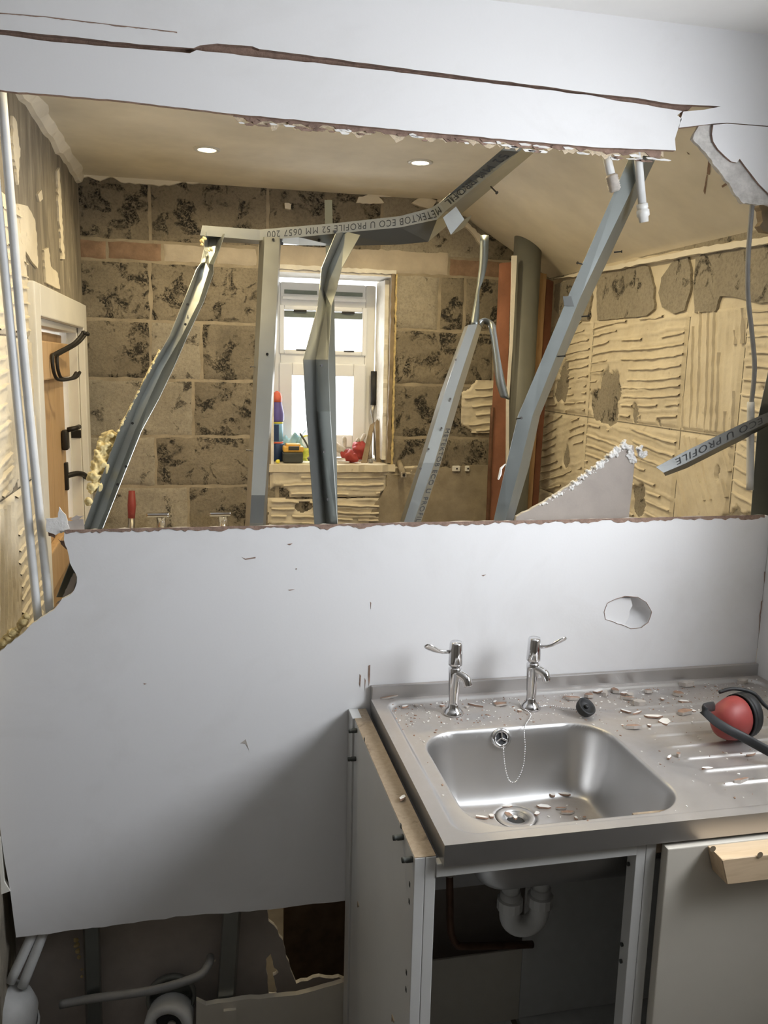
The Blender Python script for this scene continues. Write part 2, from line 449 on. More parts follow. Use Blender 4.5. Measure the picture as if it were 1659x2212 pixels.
# ---- back wall: mortar backing with a window opening, then the blocks one by one
WX0, WX1, WZ0, WZ1 = -0.085, 0.405, 1.235, 2.02
wb = struct(wall_with_hole('wall_back', 'mortar', 'y', YB+0.006, 0.30, XL-0.1, XR+0.1, 0, 2.5, WX0, WX1, WZ0, WZ1), 'bare blockwork bathroom wall with beige mortar')
def rough_block(x0, x1, z0, z1, seed, mat, name='block', depth=0.014, pit=0.009, res=0.011):
    b = BM(); nx = max(3, int((x1-x0)/res)); nz = max(3, int((z1-z0)/res)); rnd = random.Random(seed)
    off = Vector((rnd.uniform(-50, 50), rnd.uniform(-50, 50), rnd.uniform(-50, 50))); push = rnd.uniform(-0.002, 0.003)
    V = []
    for j in range(nz+1):
        r = []
        for i in range(nx+1):
            x = x0+(x1-x0)*i/nx; z = z0+(z1-z0)*j/nz
            e = min(x-x0, x1-x, z-z0, z1-z)
            q = Vector((x, 0, z))
            h = depth*0.28+push+0.0025*fbm(q*18+off)
            c = noise.noise(q*9+off)+0.6*noise.noise(q*34+off)
            if c > 0.38: h -= pit*min(1, (c-0.38)*3)
            h = max(h, 0.0012)
            if e < 1e-6: h = 0.0003
            dx = 0.005*noise.noise(q*22+off*1.3); dz = 0.005*noise.noise(q*22+off*1.7)
            r.append(b.verts.new((x+dx, YB+0.006-h, z+dz)))
        V.append(r)
    for j in range(nz):
        for i in range(nx): b.faces.new((V[j][i], V[j][i+1], V[j+1][i+1], V[j+1][i]))
    return obj(name, b, mat, wb, smooth=True)
J = 0.012
courses = [   # z0, z1, vertical joints left of the window, right of the window
    (2.095, 2.33, [-0.82, -0.545, -0.10, 0.36, 0.80, 1.10], None),
    (1.80, 2.022, [-0.82, -0.55, -0.09], [0.415, 0.61, 0.72, 1.10]),
    (1.575, 1.80, [-0.82, -0.555, -0.36, -0.09], [0.415, 0.86, 1.10]),
    (1.352, 1.575, [-0.82, -0.395, -0.09], [0.415, 0.80, 1.10]),
    (1.150, 1.352, [-0.82, -0.545, -0.09], [0.415, 0.86, 1.10]),
    (0.925, 1.150, [-0.82, -0.42, -0.06, 0.40, 0.84, 1.10], None),
    (0.70, 0.925, [-0.82, -0.60, -0.17, 0.27, 0.70, 1.10], None)]
sd = 1
for z0, z1, l, r_ in courses:
    for js in (l, r_):
        if not js: continue
        for a, c in zip(js, js[1:]):
            rough_block(a+J/2, c-J/2, z0+J/2, z1-J/2, sd, 'block' if sd % 4 else 'block_pale'); sd += 1
# one course of brick, and the concrete lintel over the window
bx = [-0.82, -0.705, -0.50, -0.30, -0.14]
for i, (a, c) in enumerate(zip(bx, bx[1:])):
    rough_block(a+0.005, c-0.005, 2.027, 2.09, 100+i, 'red_brick' if i in (0, 1) else 'lintel', 'brick', 0.016, 0.004)
rough_block(-0.135, 0.64, 2.027, 2.118, 110, 'lintel', 'lintel', 0.020, 0.002)
rough_block(0.65, 0.88, 2.027, 2.09, 111, 'red_brick', 'brick', 0.012, 0.004)
# plaster left hanging under the ceiling on the back wall
top = [(160, 330), (500, 335), (940, 370), (1010, 430)]
low = [(1030, 485), (1000, 462), (940, 432), (880, 424), (800, 424), (765, 412), (700, 408), (600, 396), (555, 388), (505, 388), (480, 396), (440, 393),
       (405, 396), (398, 390), (365, 400), (330, 398), (260, 393), (240, 380), (215, 390), (170, 378)]
out = jag(top+low, 9, 3.0, 5, skip=(0, 1, 2, 3))
b = BM(); slab(b, [PY(x, y, YB-0.012) for x, y in out], (0, 0.02, 0)); obj('plaster_lip', b, 'cream_ceiling', wb)
for i, pts in enumerate(([(775, 425), (812, 418), (830, 438), (800, 440), (770, 438)], [(905, 428), (950, 425), (930, 452), (890, 438)],
                         [(1000, 470), (1050, 520), (1042, 532), (1022, 505), (1005, 490)], [(615, 438), (629, 441), (628, 452), (616, 450)])):
    b = BM(); slab(b, [PY(x, y, YB-0.010-0.002*i) for x, y in jag(pts, 7, 2.2, 20+i)], (0, 0.02, 0)); obj('plaster_patch', b, 'cream_ceiling', wb)
# smooth render below the right of the window
b = BM(); slab(b, [PY(x, y, YB-0.008) for x, y in jag([(840, 1012), (1070, 1005), (1075, 1180), (790, 1180), (800, 1110), (835, 1050)], 12, 4, 31)], (0, 0.02, 0))
obj('render_patch', b, 'mortar', wb)

# ---- adhesive height field used on three walls
def ridge_h(u, v, ang, seed, period=0.036, amp=0.006):
    o = Vector((seed*7.3, seed*3.1, seed)); p = Vector((u, v, 0))
    w = 0.020*noise.noise(p*3.2+o)+0.006*noise.noise(p*14+o)
    t_ = (-u*math.sin(ang)+v*math.cos(ang)+w)/period
    f = t_-math.floor(t_)
    k = 0.55+0.9*noise.noise(Vector((u*4, v*16, seed))+o)
    lip = math.exp(-((f-0.5)/0.11)**2)*amp*max(0.0, min(1.3, k))
    if f > 0.5: lip = math.exp(-((f-0.5)/0.07)**2)*amp*max(0.0, min(1.3, k))
    return 0.006+lip+0.0035*fbm(p*7+o)+0.0012*noise.noise(p*60+o)
def adhesive_cell(parent, place, u0, u1, v0, v1, ang, seed, res=0.0055, drop=0.30, holes=(), amp=0.006, edge=True):
    """a tile's bed of combed adhesive; place(u, v, h) -> 3D"""
    b = BM(); nu = max(2, int((u1-u0)/res)); nv = max(2, int((v1-v0)/res)); V = []; keep = []
    o = Vector((seed*1.7, seed*2.9, 4))
    for j in range(nv+1):
        r = []; kr = []
        for i in range(nu+1):
            u = u0+(u1-u0)*i/nu; v = v0+(v1-v0)*j/nv
            h = ridge_h(u, v, ang, seed, amp=amp)
            e = min(u-u0, u1-u, v-v0, v1-v)
            if edge and e < 0.006: h = 0.001
            n = noise.noise(Vector((u, v, 0))*6+o)+0.35*noise.noise(Vector((u, v, 0))*30+o)
            gone = n > drop+0.28
            for hu, hv, hr, hs in holes:
                d = math.hypot((u-hu), (v-hv)*hs)/hr+0.35*noise.noise(Vector((u, v, 0))*22+o)
                if d < 1: gone = True
            kr.append(not gone)
            r.append(b.verts.new(place(u, v, h if not gone else -0.002)))
        V.append(r); keep.append(kr)
    for j in range(nv):
        for i in range(nu):
            if sum((keep[j][i], keep[j][i+1], keep[j+1][i+1], keep[j+1][i])) >= 1:
                b.faces.new((V[j][i], V[j][i+1], V[j+1][i+1], V[j+1][i]))
    for v in [v for v in b.verts if not v.link_faces]: b.verts.remove(v)
    bed = obj('adhesive_bed', b, 'adhesive', parent, smooth=True)
    # comb marks: thin lips standing off the bed, broken and wavy
    b = BM(); rnd = random.Random(seed*13); diag = math.hypot(u1-u0, v1-v0); mu, mv = (u0+u1)/2, (v0+v1)/2
    ca, sa = math.cos(ang), math.sin(ang); t_ = -diag/2
    while t_ < diag/2:
        t_ += rnd.uniform(0.026, 0.042); prev = None; ph = rnd.uniform(0, 9); s_ = -diag/2
        while s_ < diag/2:
            s_ += 0.008
            w_ = 0.014*noise.noise(Vector((s_*3, t_*2, seed)))+0.003*noise.noise(Vector((s_*25, t_*30, seed)))
            u = mu+s_*ca-(t_+w_)*sa; v = mv+s_*sa+(t_+w_)*ca
            live = noise.noise(Vector((s_*5, t_*11, seed*3.3))) > -0.22 and u0+0.008 < u < u1-0.008 and v0+0.008 < v < v1-0.008
            n = noise.noise(Vector((u, v, 0))*6+o)+0.35*noise.noise(Vector((u, v, 0))*30+o)
            if n > drop+0.24: live = False
            for hu, hv, hr, hs in holes:
                if math.hypot(u-hu, (v-hv)*hs) < hr*1.12: live = False
            if not live: prev = None; continue
            h0 = 0.003; h1 = 0.0105+0.0025*noise.noise(Vector((s_*40, t_*9, 2)))+amp*0.35; k = 0.0012
            q = [b.verts.new(place(u+sa*k, v-ca*k, h0)), b.verts.new(place(u+sa*0.002, v-ca*0.002, h1)), b.verts.new(place(u-sa*0.001, v+ca*0.001, h1)), b.verts.new(place(u-sa*0.006, v+ca*0.006, h0))]
            if prev:
                for a_ in range(3): b.faces.new((prev[a_], prev[a_+1], q[a_+1], q[a_]))
            prev = q
    for v in [v for v in b.verts if not v.link_faces]: b.verts.remove(v)
    if len(b.faces): obj('comb_lips', b, 'adhesive', bed)['kind'] = 'stuff'
    else: b.free()
    return bed

# ---- right wall
b = BM(); boxr(b, (XR+0.004, 0.02, 0), (XR+0.16, YB+0.1, 2.3))
wr = struct(obj('wall_right', b, 'block_pale'), 'side wall covered in combed cream tile adhesive')
def pr_(u, v, h): return Vector((XR+0.004-h, u, v))
us = [0.02, 0.31, 0.59, 1.235, YB-0.02]
rows_z = [(1.475, 1.845), (1.135, 1.475), (0.78, 1.135)]
angs = [[R(4), R(86), R(-3), R(-5)], [R(12), R(62), R(5), R(-14)], [R(0), R(75), R(4), R(-20)]]
hole_list = [(1.075, 1.552, 0.095, 0.95), (1.16, 1.535, 0.05, 0.8), (0.868, 1.510, 0.026, 0.8), (1.47, 1.60, 0.05, 0.6), (1.50, 1.565, 0.05, 1.0), (0.80, 1.22, 0.045, 0.8), (0.26, 1.20, 0.085, 1.0), (1.40, 1.30, 0.03, 0.6)]
s = 11
for ri, (z0, z1) in enumerate(rows_z):
    for k in range(4):
        hs = [h for h in hole_list]
        adhesive_cell(wr, pr_, us[k]+0.002, us[k+1]-0.002, z0+0.002, z1-0.002, angs[ri][k], s, res=0.0065 if ri == 2 else 0.0055, drop=0.42, holes=hs,
                      amp=0.0035 if (ri == 1 and k == 0) else 0.0065)
        s += 1
# blocks showing above the top row of tiles, with cream between and a cream line under the ceiling
tops = [[(1198, 615), (1272, 592), (1278, 640), (1270, 692), (1215, 690), (1196, 665)],
        [(1288, 592), (1370, 570), (1400, 576), (1412, 620), (1412, 668), (1395, 682), (1290, 692)],
        [(1428, 600), (1455, 562), (1484, 552), (1492, 590), (1490, 630), (1478, 670), (1455, 678), (1430, 664), (1422, 632)],
        [(1502, 560), (1520, 545), (1590, 535), (1659, 518), (1720, 505), (1720, 640), (1640, 655), (1580, 640), (1555, 640), (1545, 672), (1500, 676), (1498, 620)]]
b = BM(); out = jag([(1150, 622), (1300, 570), (1659, 510), (1760, 494), (1790, 690), (1500, 684), (1240, 700), (1150, 700)], 14, 2.5, 44)
slab(b, [PX(x, y, XR+0.001) for x, y in out], (0.02, 0, 0)); obj('adhesive_band', b, 'adhesive', wr)
for i, pts in enumerate(tops):
    b = BM(); slab(b, [PX(x, y, XR-0.008) for x, y in jag(pts, 10, 2.0, 60+i)], (0.03, 0, 0))
    obj('exposed_block', b, 'block_pale', wr)
b = BM(); out = jag([(1196, 602), (1250, 588), (1400, 558), (1520, 532), (1659, 512), (1760, 498), (1760, 510), (1659, 525), (1560, 540), (1480, 553), (1400, 568), (1260, 594)], 10, 2.2, 48)
slab(b, [PX(x, y, XR-0.022) for x, y in out], (0.04, 0, 0)); obj('plaster_lip', b, 'cream_ceiling', wr)

# ---- left wall with the doorway
DY0, DY1, DZ = 0.66, 1.52, 1.76
b = BM()
boxr(b, (XL-0.14, -0.06, 0), (XL, DY0, 2.5)); boxr(b, (XL-0.14, DY1, 0), (XL, YB+0.1, 2.5)); boxr(b, (XL-0.14, DY0, DZ), (XL, DY1, 2.5))
wl = struct(obj('wall_left', b, 'scraped_plaster'), 'scraped grey plaster wall with flaking cream patches')
def pl_(u, v, h): return Vector((XL+h, u, v))
zr = [0.62, 0.98, 1.34, 1.70, 2.02]
for k in range(4):
    adhesive_cell(wl, pl_, 0.0, 0.30, zr[k]+0.002, zr[k+1]-0.002, R(6 if k != 1 else 80), 30+k, drop=0.42, res=0.006)
    adhesive_cell(wl, pl_, 0.303, 0.585, zr[k]+0.002, zr[k+1]-0.002, R(5 if k % 2 else 84), 40+k, drop=(0.42, 0.40, 0.25, 0.0)[k], res=0.006, amp=0.004)
for i, pts in enumerate(([(40, 440), (60, 445), (76, 475), (80, 520), (82, 580), (66, 560), (55, 540), (46, 520)], [(95, 540), (105, 535), (110, 575), (125, 590), (130, 625), (100, 610)],
                         [(82, 420), (90, 410), (93, 430), (86, 436)], [(124, 370), (129, 362), (133, 440), (140, 560), (134, 560), (128, 470)], [(28, 250), (36, 262), (44, 330), (40, 400), (30, 330)])):
    b = BM(); slab(b, [PX(x, y, XL+0.006) for x, y in jag(pts, 7, 1.6, 70+i)], (-0.01, 0, 0)); obj('paint_flake', b, 'adhesive', wl)
# plaster cove along the top of the left wall
b = BM(); rows = []
for i in range(40):
    y = 0.02+(YB-0.02)*i/39; w_ = 0.030+0.018*noise.noise(Vector((y*9, 3, 1)))
    rows.append([Vector((XL-0.005, y, ZC-w_)), Vector((XL+0.012, y, ZC-w_+0.006)), Vector((XL+0.03+0.02*noise.noise(Vector((y*7, 1, 5))), y, ZC+0.002))])
loft(b, rows); obj('plaster_cove', b, 'cream_ceiling', wl, solid=0.006)

# ---- door in the left wall
d1 = struct(empty('door_1', (XL, DY0, 0)), 'pine ledged door standing ajar in a white gloss frame')
d1.location = (0, 0, 0)
def part(name, mat, lo, hi, parent, bev=0.004):
    b = BM(); boxr(b, lo, hi, bev); return obj(name, b, mat, parent)
part('architrave', 'gloss_frame', (XL-0.004, 0.585, 0), (XL+0.022, DY0, 1.845), d1)
part('architrave', 'gloss_frame', (XL-0.004, DY1, 0), (XL+0.022, 1.60, 1.845), d1)
part('architrave', 'gloss_frame', (XL-0.004, DY0, DZ), (XL+0.0225, DY1, 1.845), d1)
part('door_lining', 'gloss_frame', (XL-0.15, DY1-0.02, 0), (XL-0.002, DY1+0.001, DZ), d1, 0.002)
part('door_lining', 'gloss_frame', (XL-0.15, DY0-0.001, 0), (XL-0.002, DY0+0.02, DZ), d1, 0.002)
part('door_lining', 'gloss_frame', (XL-0.15, DY0, DZ-0.02), (XL-0.002, DY1, DZ+0.001), d1, 0.002)
part('door_stop', 'gloss_frame', (XL-0.06, DY1-0.034, 0), (XL-0.035, DY1-0.02, DZ-0.02), d1, 0.002)
leaf = empty('door_leaf'); leaf.parent = d1; leaf.location = (XL-0.034, DY0+0.025, 0); leaf.rotation_euler = (0, 0, R(1.2))
for k in range(7):
    part('plank', 'pine', (-0.028, 0.112*k+0.001, 0.02), (0.0, 0.112*k+0.111, DZ-0.03), leaf, 0.003)
part('ledge', 'pine', (0.001, 0.03, 1.585), (0.026, 0.775, 1.70), leaf, 0.005)
part('ledge', 'pine', (0.001, 0.03, 0.95), (0.026, 0.775, 1.07), leaf, 0.005)
for yy in (0.30, 0.40):
    b = BM(); tube(b, smoothpath([(0.10, yy+0.24, 1.735), (0.075, yy+0.20, 1.70), (0.036, yy+0.06, 1.665), (0.034, yy, 1.655), (0.036, yy, 1.61), (0.045, yy+0.03, 1.585), (0.075, yy+0.10, 1.588), (0.085, yy+0.14, 1.605)], 5), 0.0055, 8)
    lathe(b, [(0.0, 0), (0.009, 0.004), (0.009, 0.012), (0, 0.017)], (0.10, yy+0.24, 1.727), (0.3, 0.3, 1), 10)
    obj('coat_hook', b, 'black_iron', leaf, True)
b = BM(); box(b, (0.012, 0.69, 1.365), (0.02, 0.06, 0.07), bev=0.006); tube(b, [(0.02, 0.69, 1.40), (0.045, 0.70, 1.405), (0.05, 0.77, 1.405)], 0.009, 8); obj('latch', b, 'black_iron', leaf, True)
b = BM(); tube(b, smoothpath([(0.002, 0.72, 1.23), (0.04, 0.76, 1.235), (0.06, 0.84, 1.21), (0.06, 0.86, 1.14)], 6), 0.010, 8); box(b, (0.006, 0.725, 1.23), (0.012, 0.03, 0.10), bev=0.003); obj('door_handle', b, 'black_iron', leaf, True)
b = BM(); box(b, (XL-0.02, DY1-0.02, 1.375), (0.04, 0.004, 0.03)); obj('latch_keep', b, 'black_iron', d1)

# ---- bathroom window
w1 = struct(empty('window_1'), 'small white plastic window over the bathroom sill')
YF = 1.90
FX0, FX1, FZ0, FZ1 = WX0+0.012, WX1-0.02, WZ0+0.01, WZ1-0.03
def bar(x0, x1, z0, z1, y0=YF, y1=YF+0.07, name='window_frame', mat='upvc', bev=0.006):
    return part(name, mat, (x0, y0, z0), (x1, y1, z1), w1, bev)
bar(FX0, FX0+0.045, FZ0, FZ1); bar(FX1-0.045, FX1, FZ0, FZ1); bar(FX0+0.045, FX1-0.045, FZ1-0.10, FZ1); bar(FX0+0.045, FX1-0.045, FZ0, FZ0+0.05)
ZM = 1.672
bar(FX0+0.045, FX1-0.045, ZM-0.022, ZM+0.022)
# opening sashes
def sash(x0, x1, z0, z1, w, nm='sash'):
    for a in ((x0, x0+w, z0, z1), (x1-w, x1, z0, z1), (x0+w, x1-w, z0, z0+w), (x0+w, x1-w, z1-w, z1)):
        bar(*a, y0=YF-0.012, y1=YF+0.05, name=nm)
    b = BM(); box(b, ((x0+x1)/2, YF+0.03, (z0+z1)/2), (x1-x0-2*w+0.01, 0.006, z1-z0-2*w+0.01)); obj('pane', b, 'window_glass', w1)
sash(FX0+0.040, FX1-0.040, FZ0+0.045, ZM-0.018, 0.055)
sash(FX0+0.040, FX1-0.040, ZM+0.018, FZ1-0.095, 0.020)
bar(FX0+0.06, FX1-0.06, FZ1-0.145, FZ1-0.117, YF+0.0, YF+0.02, 'gasket', 'seal_grey', 0.001)
for x in (FX0+0.10, FX1-0.15): bar(x, x+0.055, FZ1-0.122, FZ1-0.115, YF-0.014, YF, 'hinge_plate', 'black_iron', 0.001)
for x in (FX0+0.11, FX1-0.14): bar(x, x+0.045, ZM+0.034, ZM+0.039, YF-0.016, YF-0.006, 'stay_pin', 'black_iron', 0.001)
bar(FX0+0.05, FX1-0.05, FZ1-0.072, FZ1-0.060, YF-0.03, YF, 'trickle_vent', 'upvc', 0.003)
bar(FX0+0.06, FX0+0.20, FZ1-0.048, FZ1-0.032, YF-0.006, YF, 'vent_slot', 'seal_grey', 0.001)
bar(FX1-0.20, FX1-0.06, FZ1-0.048, FZ1-0.032, YF-0.006, YF, 'vent_slot', 'seal_grey', 0.001)
# reveals: plaster strips, gappy, with foam round them
def reveal(pts, vec, mat, nm, seed, step=0.02, amp=0.004, plane='yz', at=0.0):
    out = jag(pts, step, amp, seed); b = BM()
    if plane == 'yz': P3 = [(at, y, z) for y, z in out]
    elif plane == 'xy': P3 = [(x, y, at) for x, y in out]
    else: P3 = [(x, at, z) for x, z in out]
    slab(b, P3, vec); return obj(nm, b, mat, w1)
reveal([(YB+0.03, WZ0+0.02), (YF, WZ0+0.02), (YF, WZ1-0.02), (YB+0.05, WZ1-0.02)], (0.02, 0, 0), 'reveal_plaster', 'reveal', 81, at=WX1-0.018)
reveal([(YB+0.0, WZ0), (YF, WZ0), (YF, WZ1-0.02), (YB+0.0, WZ1)], (-0.012, 0, 0), 'reveal_plaster', 'reveal', 82, at=WX0+0.010)
reveal([(WX0, YB), (WX1, YB), (WX1, YF), (WX0, YF)], (0, 0, 0.012), 'reveal_plaster', 'reveal', 83, plane='xy', at=WZ1-0.012)
reveal([(WX0-0.02, YB-0.02), (WX1+0.03, YB-0.02), (WX1+0.01, YF+0.02), (WX0-0.01, YF+0.02)], (0, 0, -0.03), 'adhesive', 'window_sill', 84, plane='xy', at=WZ0+0.004, step=0.03, amp=0.012)
reveal([(WX0-0.01, WZ1-0.002), (WX1+0.015, WZ1-0.002), (WX1+0.015, WZ1+0.014), (WX0-0.01, WZ1+0.016)], (0, 0.012, 0), 'reveal_plaster', 'plaster_trim', 85, plane='xz', at=YB-0.010, step=0.015, amp=0.003)
reveal([(WX1-0.004, WZ0+0.01), (WX1+0.012, WZ0+0.01), (WX1+0.010, WZ1), (WX1-0.004, WZ1)], (0, 0.012, 0), 'old_wood', 'corner_bead', 86, plane='xz', at=YB-0.012, step=0.03, amp=0.003)
reveal([(WX1+0.012, WZ0), (WX1+0.022, WZ0), (WX1+0.020, WZ1), (WX1+0.013, WZ1)], (0, 0.010, 0), 'foam_old', 'foam_seam', 87, plane='xz', at=YB-0.010, step=0.012, amp=0.003)

# adhesive left below the sill: layered, broken outline
def pb_(u, v, h): return Vector((u, YB+0.004-h*1.6, v))
adhesive_cell(wb, pb_, -0.09, 0.40, 1.095, 1.232, R(1), 51, drop=0.62, amp=0.004, holes=[(-0.06, 1.10, 0.05, 1.0), (0.41, 1.09, 0.04, 1)])
adhesive_cell(wb, pb_, -0.10, 0.38, 0.955, 1.10, R(-2), 52, drop=0.45, amp=0.010, holes=[(0.05, 1.06, 0.035, 1.6)])
adhesive_cell(wb, pb_, 0.72, 0.885, 1.375, 1.60, R(4), 54, drop=0.30, amp=0.004, edge=False, holes=[(0.71, 1.36, 0.06, 1.0), (0.72, 1.60, 0.06, 1.0)])
adhesive_cell(wb, pb_, 0.36, 0.60, 1.19, 1.232, R(0), 53, drop=0.55, amp=0.004)

# ---- partition: torn plasterboard, studs exposed
def wall_px(pts, y): return [PY(x, z, y) for x, z in pts]
T = 0.0125
lower_top = [(139, 1147), (300, 1143), (600, 1137), (900, 1130), (1200, 1125), (1450, 1119), (1659, 1114)]
lowR = [Vector((XK, 0, 1.313)), Vector((XK, 0, 0.405))]
edge_pts = jag(lower_top, 16, 1.6, 3, skip=(len(lower_top)-1,))
bot = jag([(750, 1945), (700, 1951), (560, 1966), (400, 1979), (200, 2004), (35, 2025)], 22, 2.2, 4, skip=(5,))
leftside = [(30, 1990), (22, 1925), (10, 1860), (-12, 1700), (-16, 1560), (-20, 1425)]
bite = jag([(0, 1407), (39, 1377), (70, 1347), (115, 1319), (133, 1295), (157, 1280), (166, 1259), (163, 1238), (151, 1216), (145, 1186), (138, 1166)], 9, 2.0, 6, skip=(10,))
outline = [PY(x, y, 0) for x, y in edge_pts]+lowR+[PY(x, y, 0) for x, y in bot+leftside+bite]
hole_px = jag([(1305, 1322), (1312, 1303), (1330, 1294), (1350, 1288), (1378, 1290), (1396, 1301), (1408, 1322), (1400, 1345), (1385, 1356), (1362, 1358), (1345, 1350), (1325, 1343), (1308, 1338)], 9, 1.2, 8)
b = BM(); slab(b, outline, (0, T, 0), holes=[wall_px(hole_px, 0)], mi_side=1)
wp = struct(obj('wall_partition', b, ['white_emulsion', 'gypsum_white']), 'white plasterboard partition torn open across the middle')
# dished, cracked board inside the punched hole
cen = PY(1358, 1322, 0)
b = BM(); hp = wall_px(hole_px, 0.001); ringsz = [(1.0, 0.002), (0.88, 0.022), (0.55, 0.034), (0.2, 0.038)]
V = [[b.verts.new(cen.lerp(p, k)+Vector((0, d+(0.004 if p.x < cen.x else -0.0005)*(1-k), 0))) for p in hp] for k, d in ringsz]
for a_, c_ in zip(V, V[1:]):
    n = len(a_)
    for i in range(n): b.faces.new((a_[i], a_[(i+1) % n], c_[(i+1) % n], c_[i]))
b.faces.new(V[-1]); obj('crushed_board', b, 'white_emulsion', wp, True)
crack = jag([(1362, 1292), (1366, 1308), (1360, 1320), (1358, 1334), (1350, 1348)], 7, 2.5, 9, skip=(4,))
b = BM(); flap = crack+[(1345, 1352), (1325, 1344), (1306, 1338), (1303, 1320), (1312, 1300), (1332, 1290)]
slab(b, [PY(x, y, 0.004+0.012*max(0, (x-1303)/63)) for x, y in flap], (0, 0.004, 0), mi_side=1); fl = obj('broken_flap', b, ['white_emulsion', 'torn_paper'], wp)
b = BM(); tube(b, [PY(x, y, -0.0005) for x, y in hole_px]+[PY(*hole_px[0], -0.0005)], 0.0007, 6); obj('torn_edge', b, 'torn_paper', wp)
# brown torn face paper along the top cut
def torn_strip(line, width, seed, y=-0.0012, th=0.0012, mat='torn_paper', up=2.0, step=7):
    rnd = random.Random(seed); upper = []; lowr = []
    for (x0, y0), (x1, y1) in zip(line, line[1:]):
        n = max(1, int((x1-x0)/step))
        for k in range(n):
            s_ = k/n; x = x0+(x1-x0)*s_; yy = y0+(y1-y0)*s_
            w_ = width*max(0.12, 0.5+1.1*noise.noise(Vector((x/38.0, seed, 0)))+rnd.uniform(-0.25, 0.35))
            upper.append((x, yy-up)); lowr.append((x+rnd.uniform(-2, 2), yy+w_))
    b = BM(); slab(b, wall_px(upper+lowr[::-1], y), (0, th, 0)); return b
obj('torn_paper_edge', torn_strip(lower_top, 8, 1), 'torn_paper', wp)
# scars and scratches in the paint
for i, pts in enumerate(([(523, 1204), (530, 1207), (552, 1203), (552, 1206), (530, 1209)], [(796, 1438), (800, 1436), (799, 1470), (797, 1482), (795, 1460)],
                         [(777, 1456), (780, 1460), (778, 1485), (776, 1478)], [(788, 1465), (790, 1470), (788, 1492)], [(800, 1300), (802, 1302), (801, 1316)],
                         [(310, 1476), (317, 1477), (312, 1479)], [(620, 1175), (632, 1174), (626, 1178)], [(622, 1274), (637, 1273), (626, 1276)],
                         [(638, 1228), (642, 1228), (640, 1231)], [(519, 1606), (531, 1597), (533, 1604), (538, 1620), (531, 1607), (524, 1606)], [(1040, 1243), (1050, 1241), (1044, 1245)])):
    b = BM(); slab(b, wall_px(pts, -0.0006), (0, 0.001, 0)); obj('paint_scar', b, 'torn_paper' if i != 9 else 'chip_grey', wp)
# scored crack down the kitchen corner
b = BM(); tube(b, [PY(x, y, -0.001) for x, y in jag([(1652, 1235), (1653, 1292), (1645, 1300), (1640, 1370), (1635, 1425)], 12, 1.5, 12, skip=(4,))], 0.0012, 5); obj('corner_crack', b, 'torn_paper', wp)
# upper boards: everything above the saw cut
cut_up = [(-40, 60), (0, 64), (120, 76), (300, 96), (418, 104), (432, 98), (470, 94), (545, 100), (560, 106), (700, 124), (830, 142), (1000, 164), (1180, 187), (1290, 203), (1380, 212), (1450, 224), (1557, 230)]
band = [(1521, 237), (1476, 241), (1470, 258), (1467, 276), (1542, 267), (1570, 265), (1659, 272), (1729, 280)]
up_out = [PY(x, y, 0) for x, y in jag(cut_up, 20, 1.0, 14, skip=(16,))+band]
up_out += [Vector((XK, 0, up_out[-1].z-0.003)), Vector((XK, 0, 2.385)), Vector((XL-0.06, 0, 2.385)), Vector((XL-0.06, 0, PY(-40, 60, 0).z))]
b = BM(); slab(b, up_out, (0, T, 0), mi_side=1); obj('header_board', b, ['white_emulsion', 'torn_paper'], wp)
strip_top = [(-80, 65), (0, 75), (110, 90), (300, 106), (410, 115), (425, 108), (560, 124), (700, 138), (830, 152), (1000, 173), (1180, 194), (1287, 208), (1340, 219), (1400, 227), (1474, 240)]
strip_bot = [(1463, 249), (1473, 257), (1468, 268), (1458, 300), (1460, 325), (1300, 319), (1100, 302), (800, 274), (505, 246), (250, 216), (20, 197), (-100, 186)]
b = BM(); slab(b, wall_px(jag(strip_top+strip_bot, 18, 1.1, 15, skip=(26,)), 0), (0, T, 0), mi_side=1); obj('header_strip', b, ['white_emulsion', 'torn_paper'], wp)
b = BM(); slab(b, wall_px([(-80, 55), (430, 80), (1290, 190), (1500, 225), (1480, 245), (1290, 225), (430, 130), (-80, 90)], T+0.0015), (0, 0.003, 0)); obj('cut_backing', b, 'torn_paper', wp)
obj('paint_crack', torn_strip([(-10, 27), (100, 36), (240, 53), (330, 63), (390, 70)], 3.0, 23, y=-0.0008, up=0.5), 'torn_paper', wp)
obj('torn_paper_edge', torn_strip([(-20, 193), (250, 216), (505, 246)], 2.5, 24, y=0.001, up=1), 'torn_paper', wp)
# scrim tape and broken fragments hanging under the strip
und = [(505, 250), (800, 278), (1100, 306), (1300, 322), (1440, 330)]
obj('scrim_tape', torn_strip(und, 22, 25, y=T+0.001, th=0.0015, up=8), 'scrim', wp)
obj('torn_paper_edge', torn_strip(und, 13, 28, y=T-0.001, th=0.0015, up=3, step=11), 'torn_paper', wp)
rnd = random.Random(3)
for k in range(60):
    x = rnd.uniform(510, 1440); y = 247+(x-505)*0.0915+rnd.uniform(6, 20); w_ = rnd.uniform(10, 34); h_ = rnd.uniform(2.5, 6.5)
    pts = [(x-w_/2, y-h_*0.3+rnd.uniform(-2, 1)), (x, y-h_/2), (x+w_/2, y+w_*0.05), (x+w_*0.3, y+h_/2+w_*0.04), (x-w_*0.3, y+h_/2)]
    b = BM(); slab(b, wall_px(jag(pts, 6, 0.8, k), T-0.003), (0, 0.002, 0)); obj('board_fragment', b, ('chip_white', 'torn_paper', 'chip_white', 'torn_paper')[k % 4], wp)
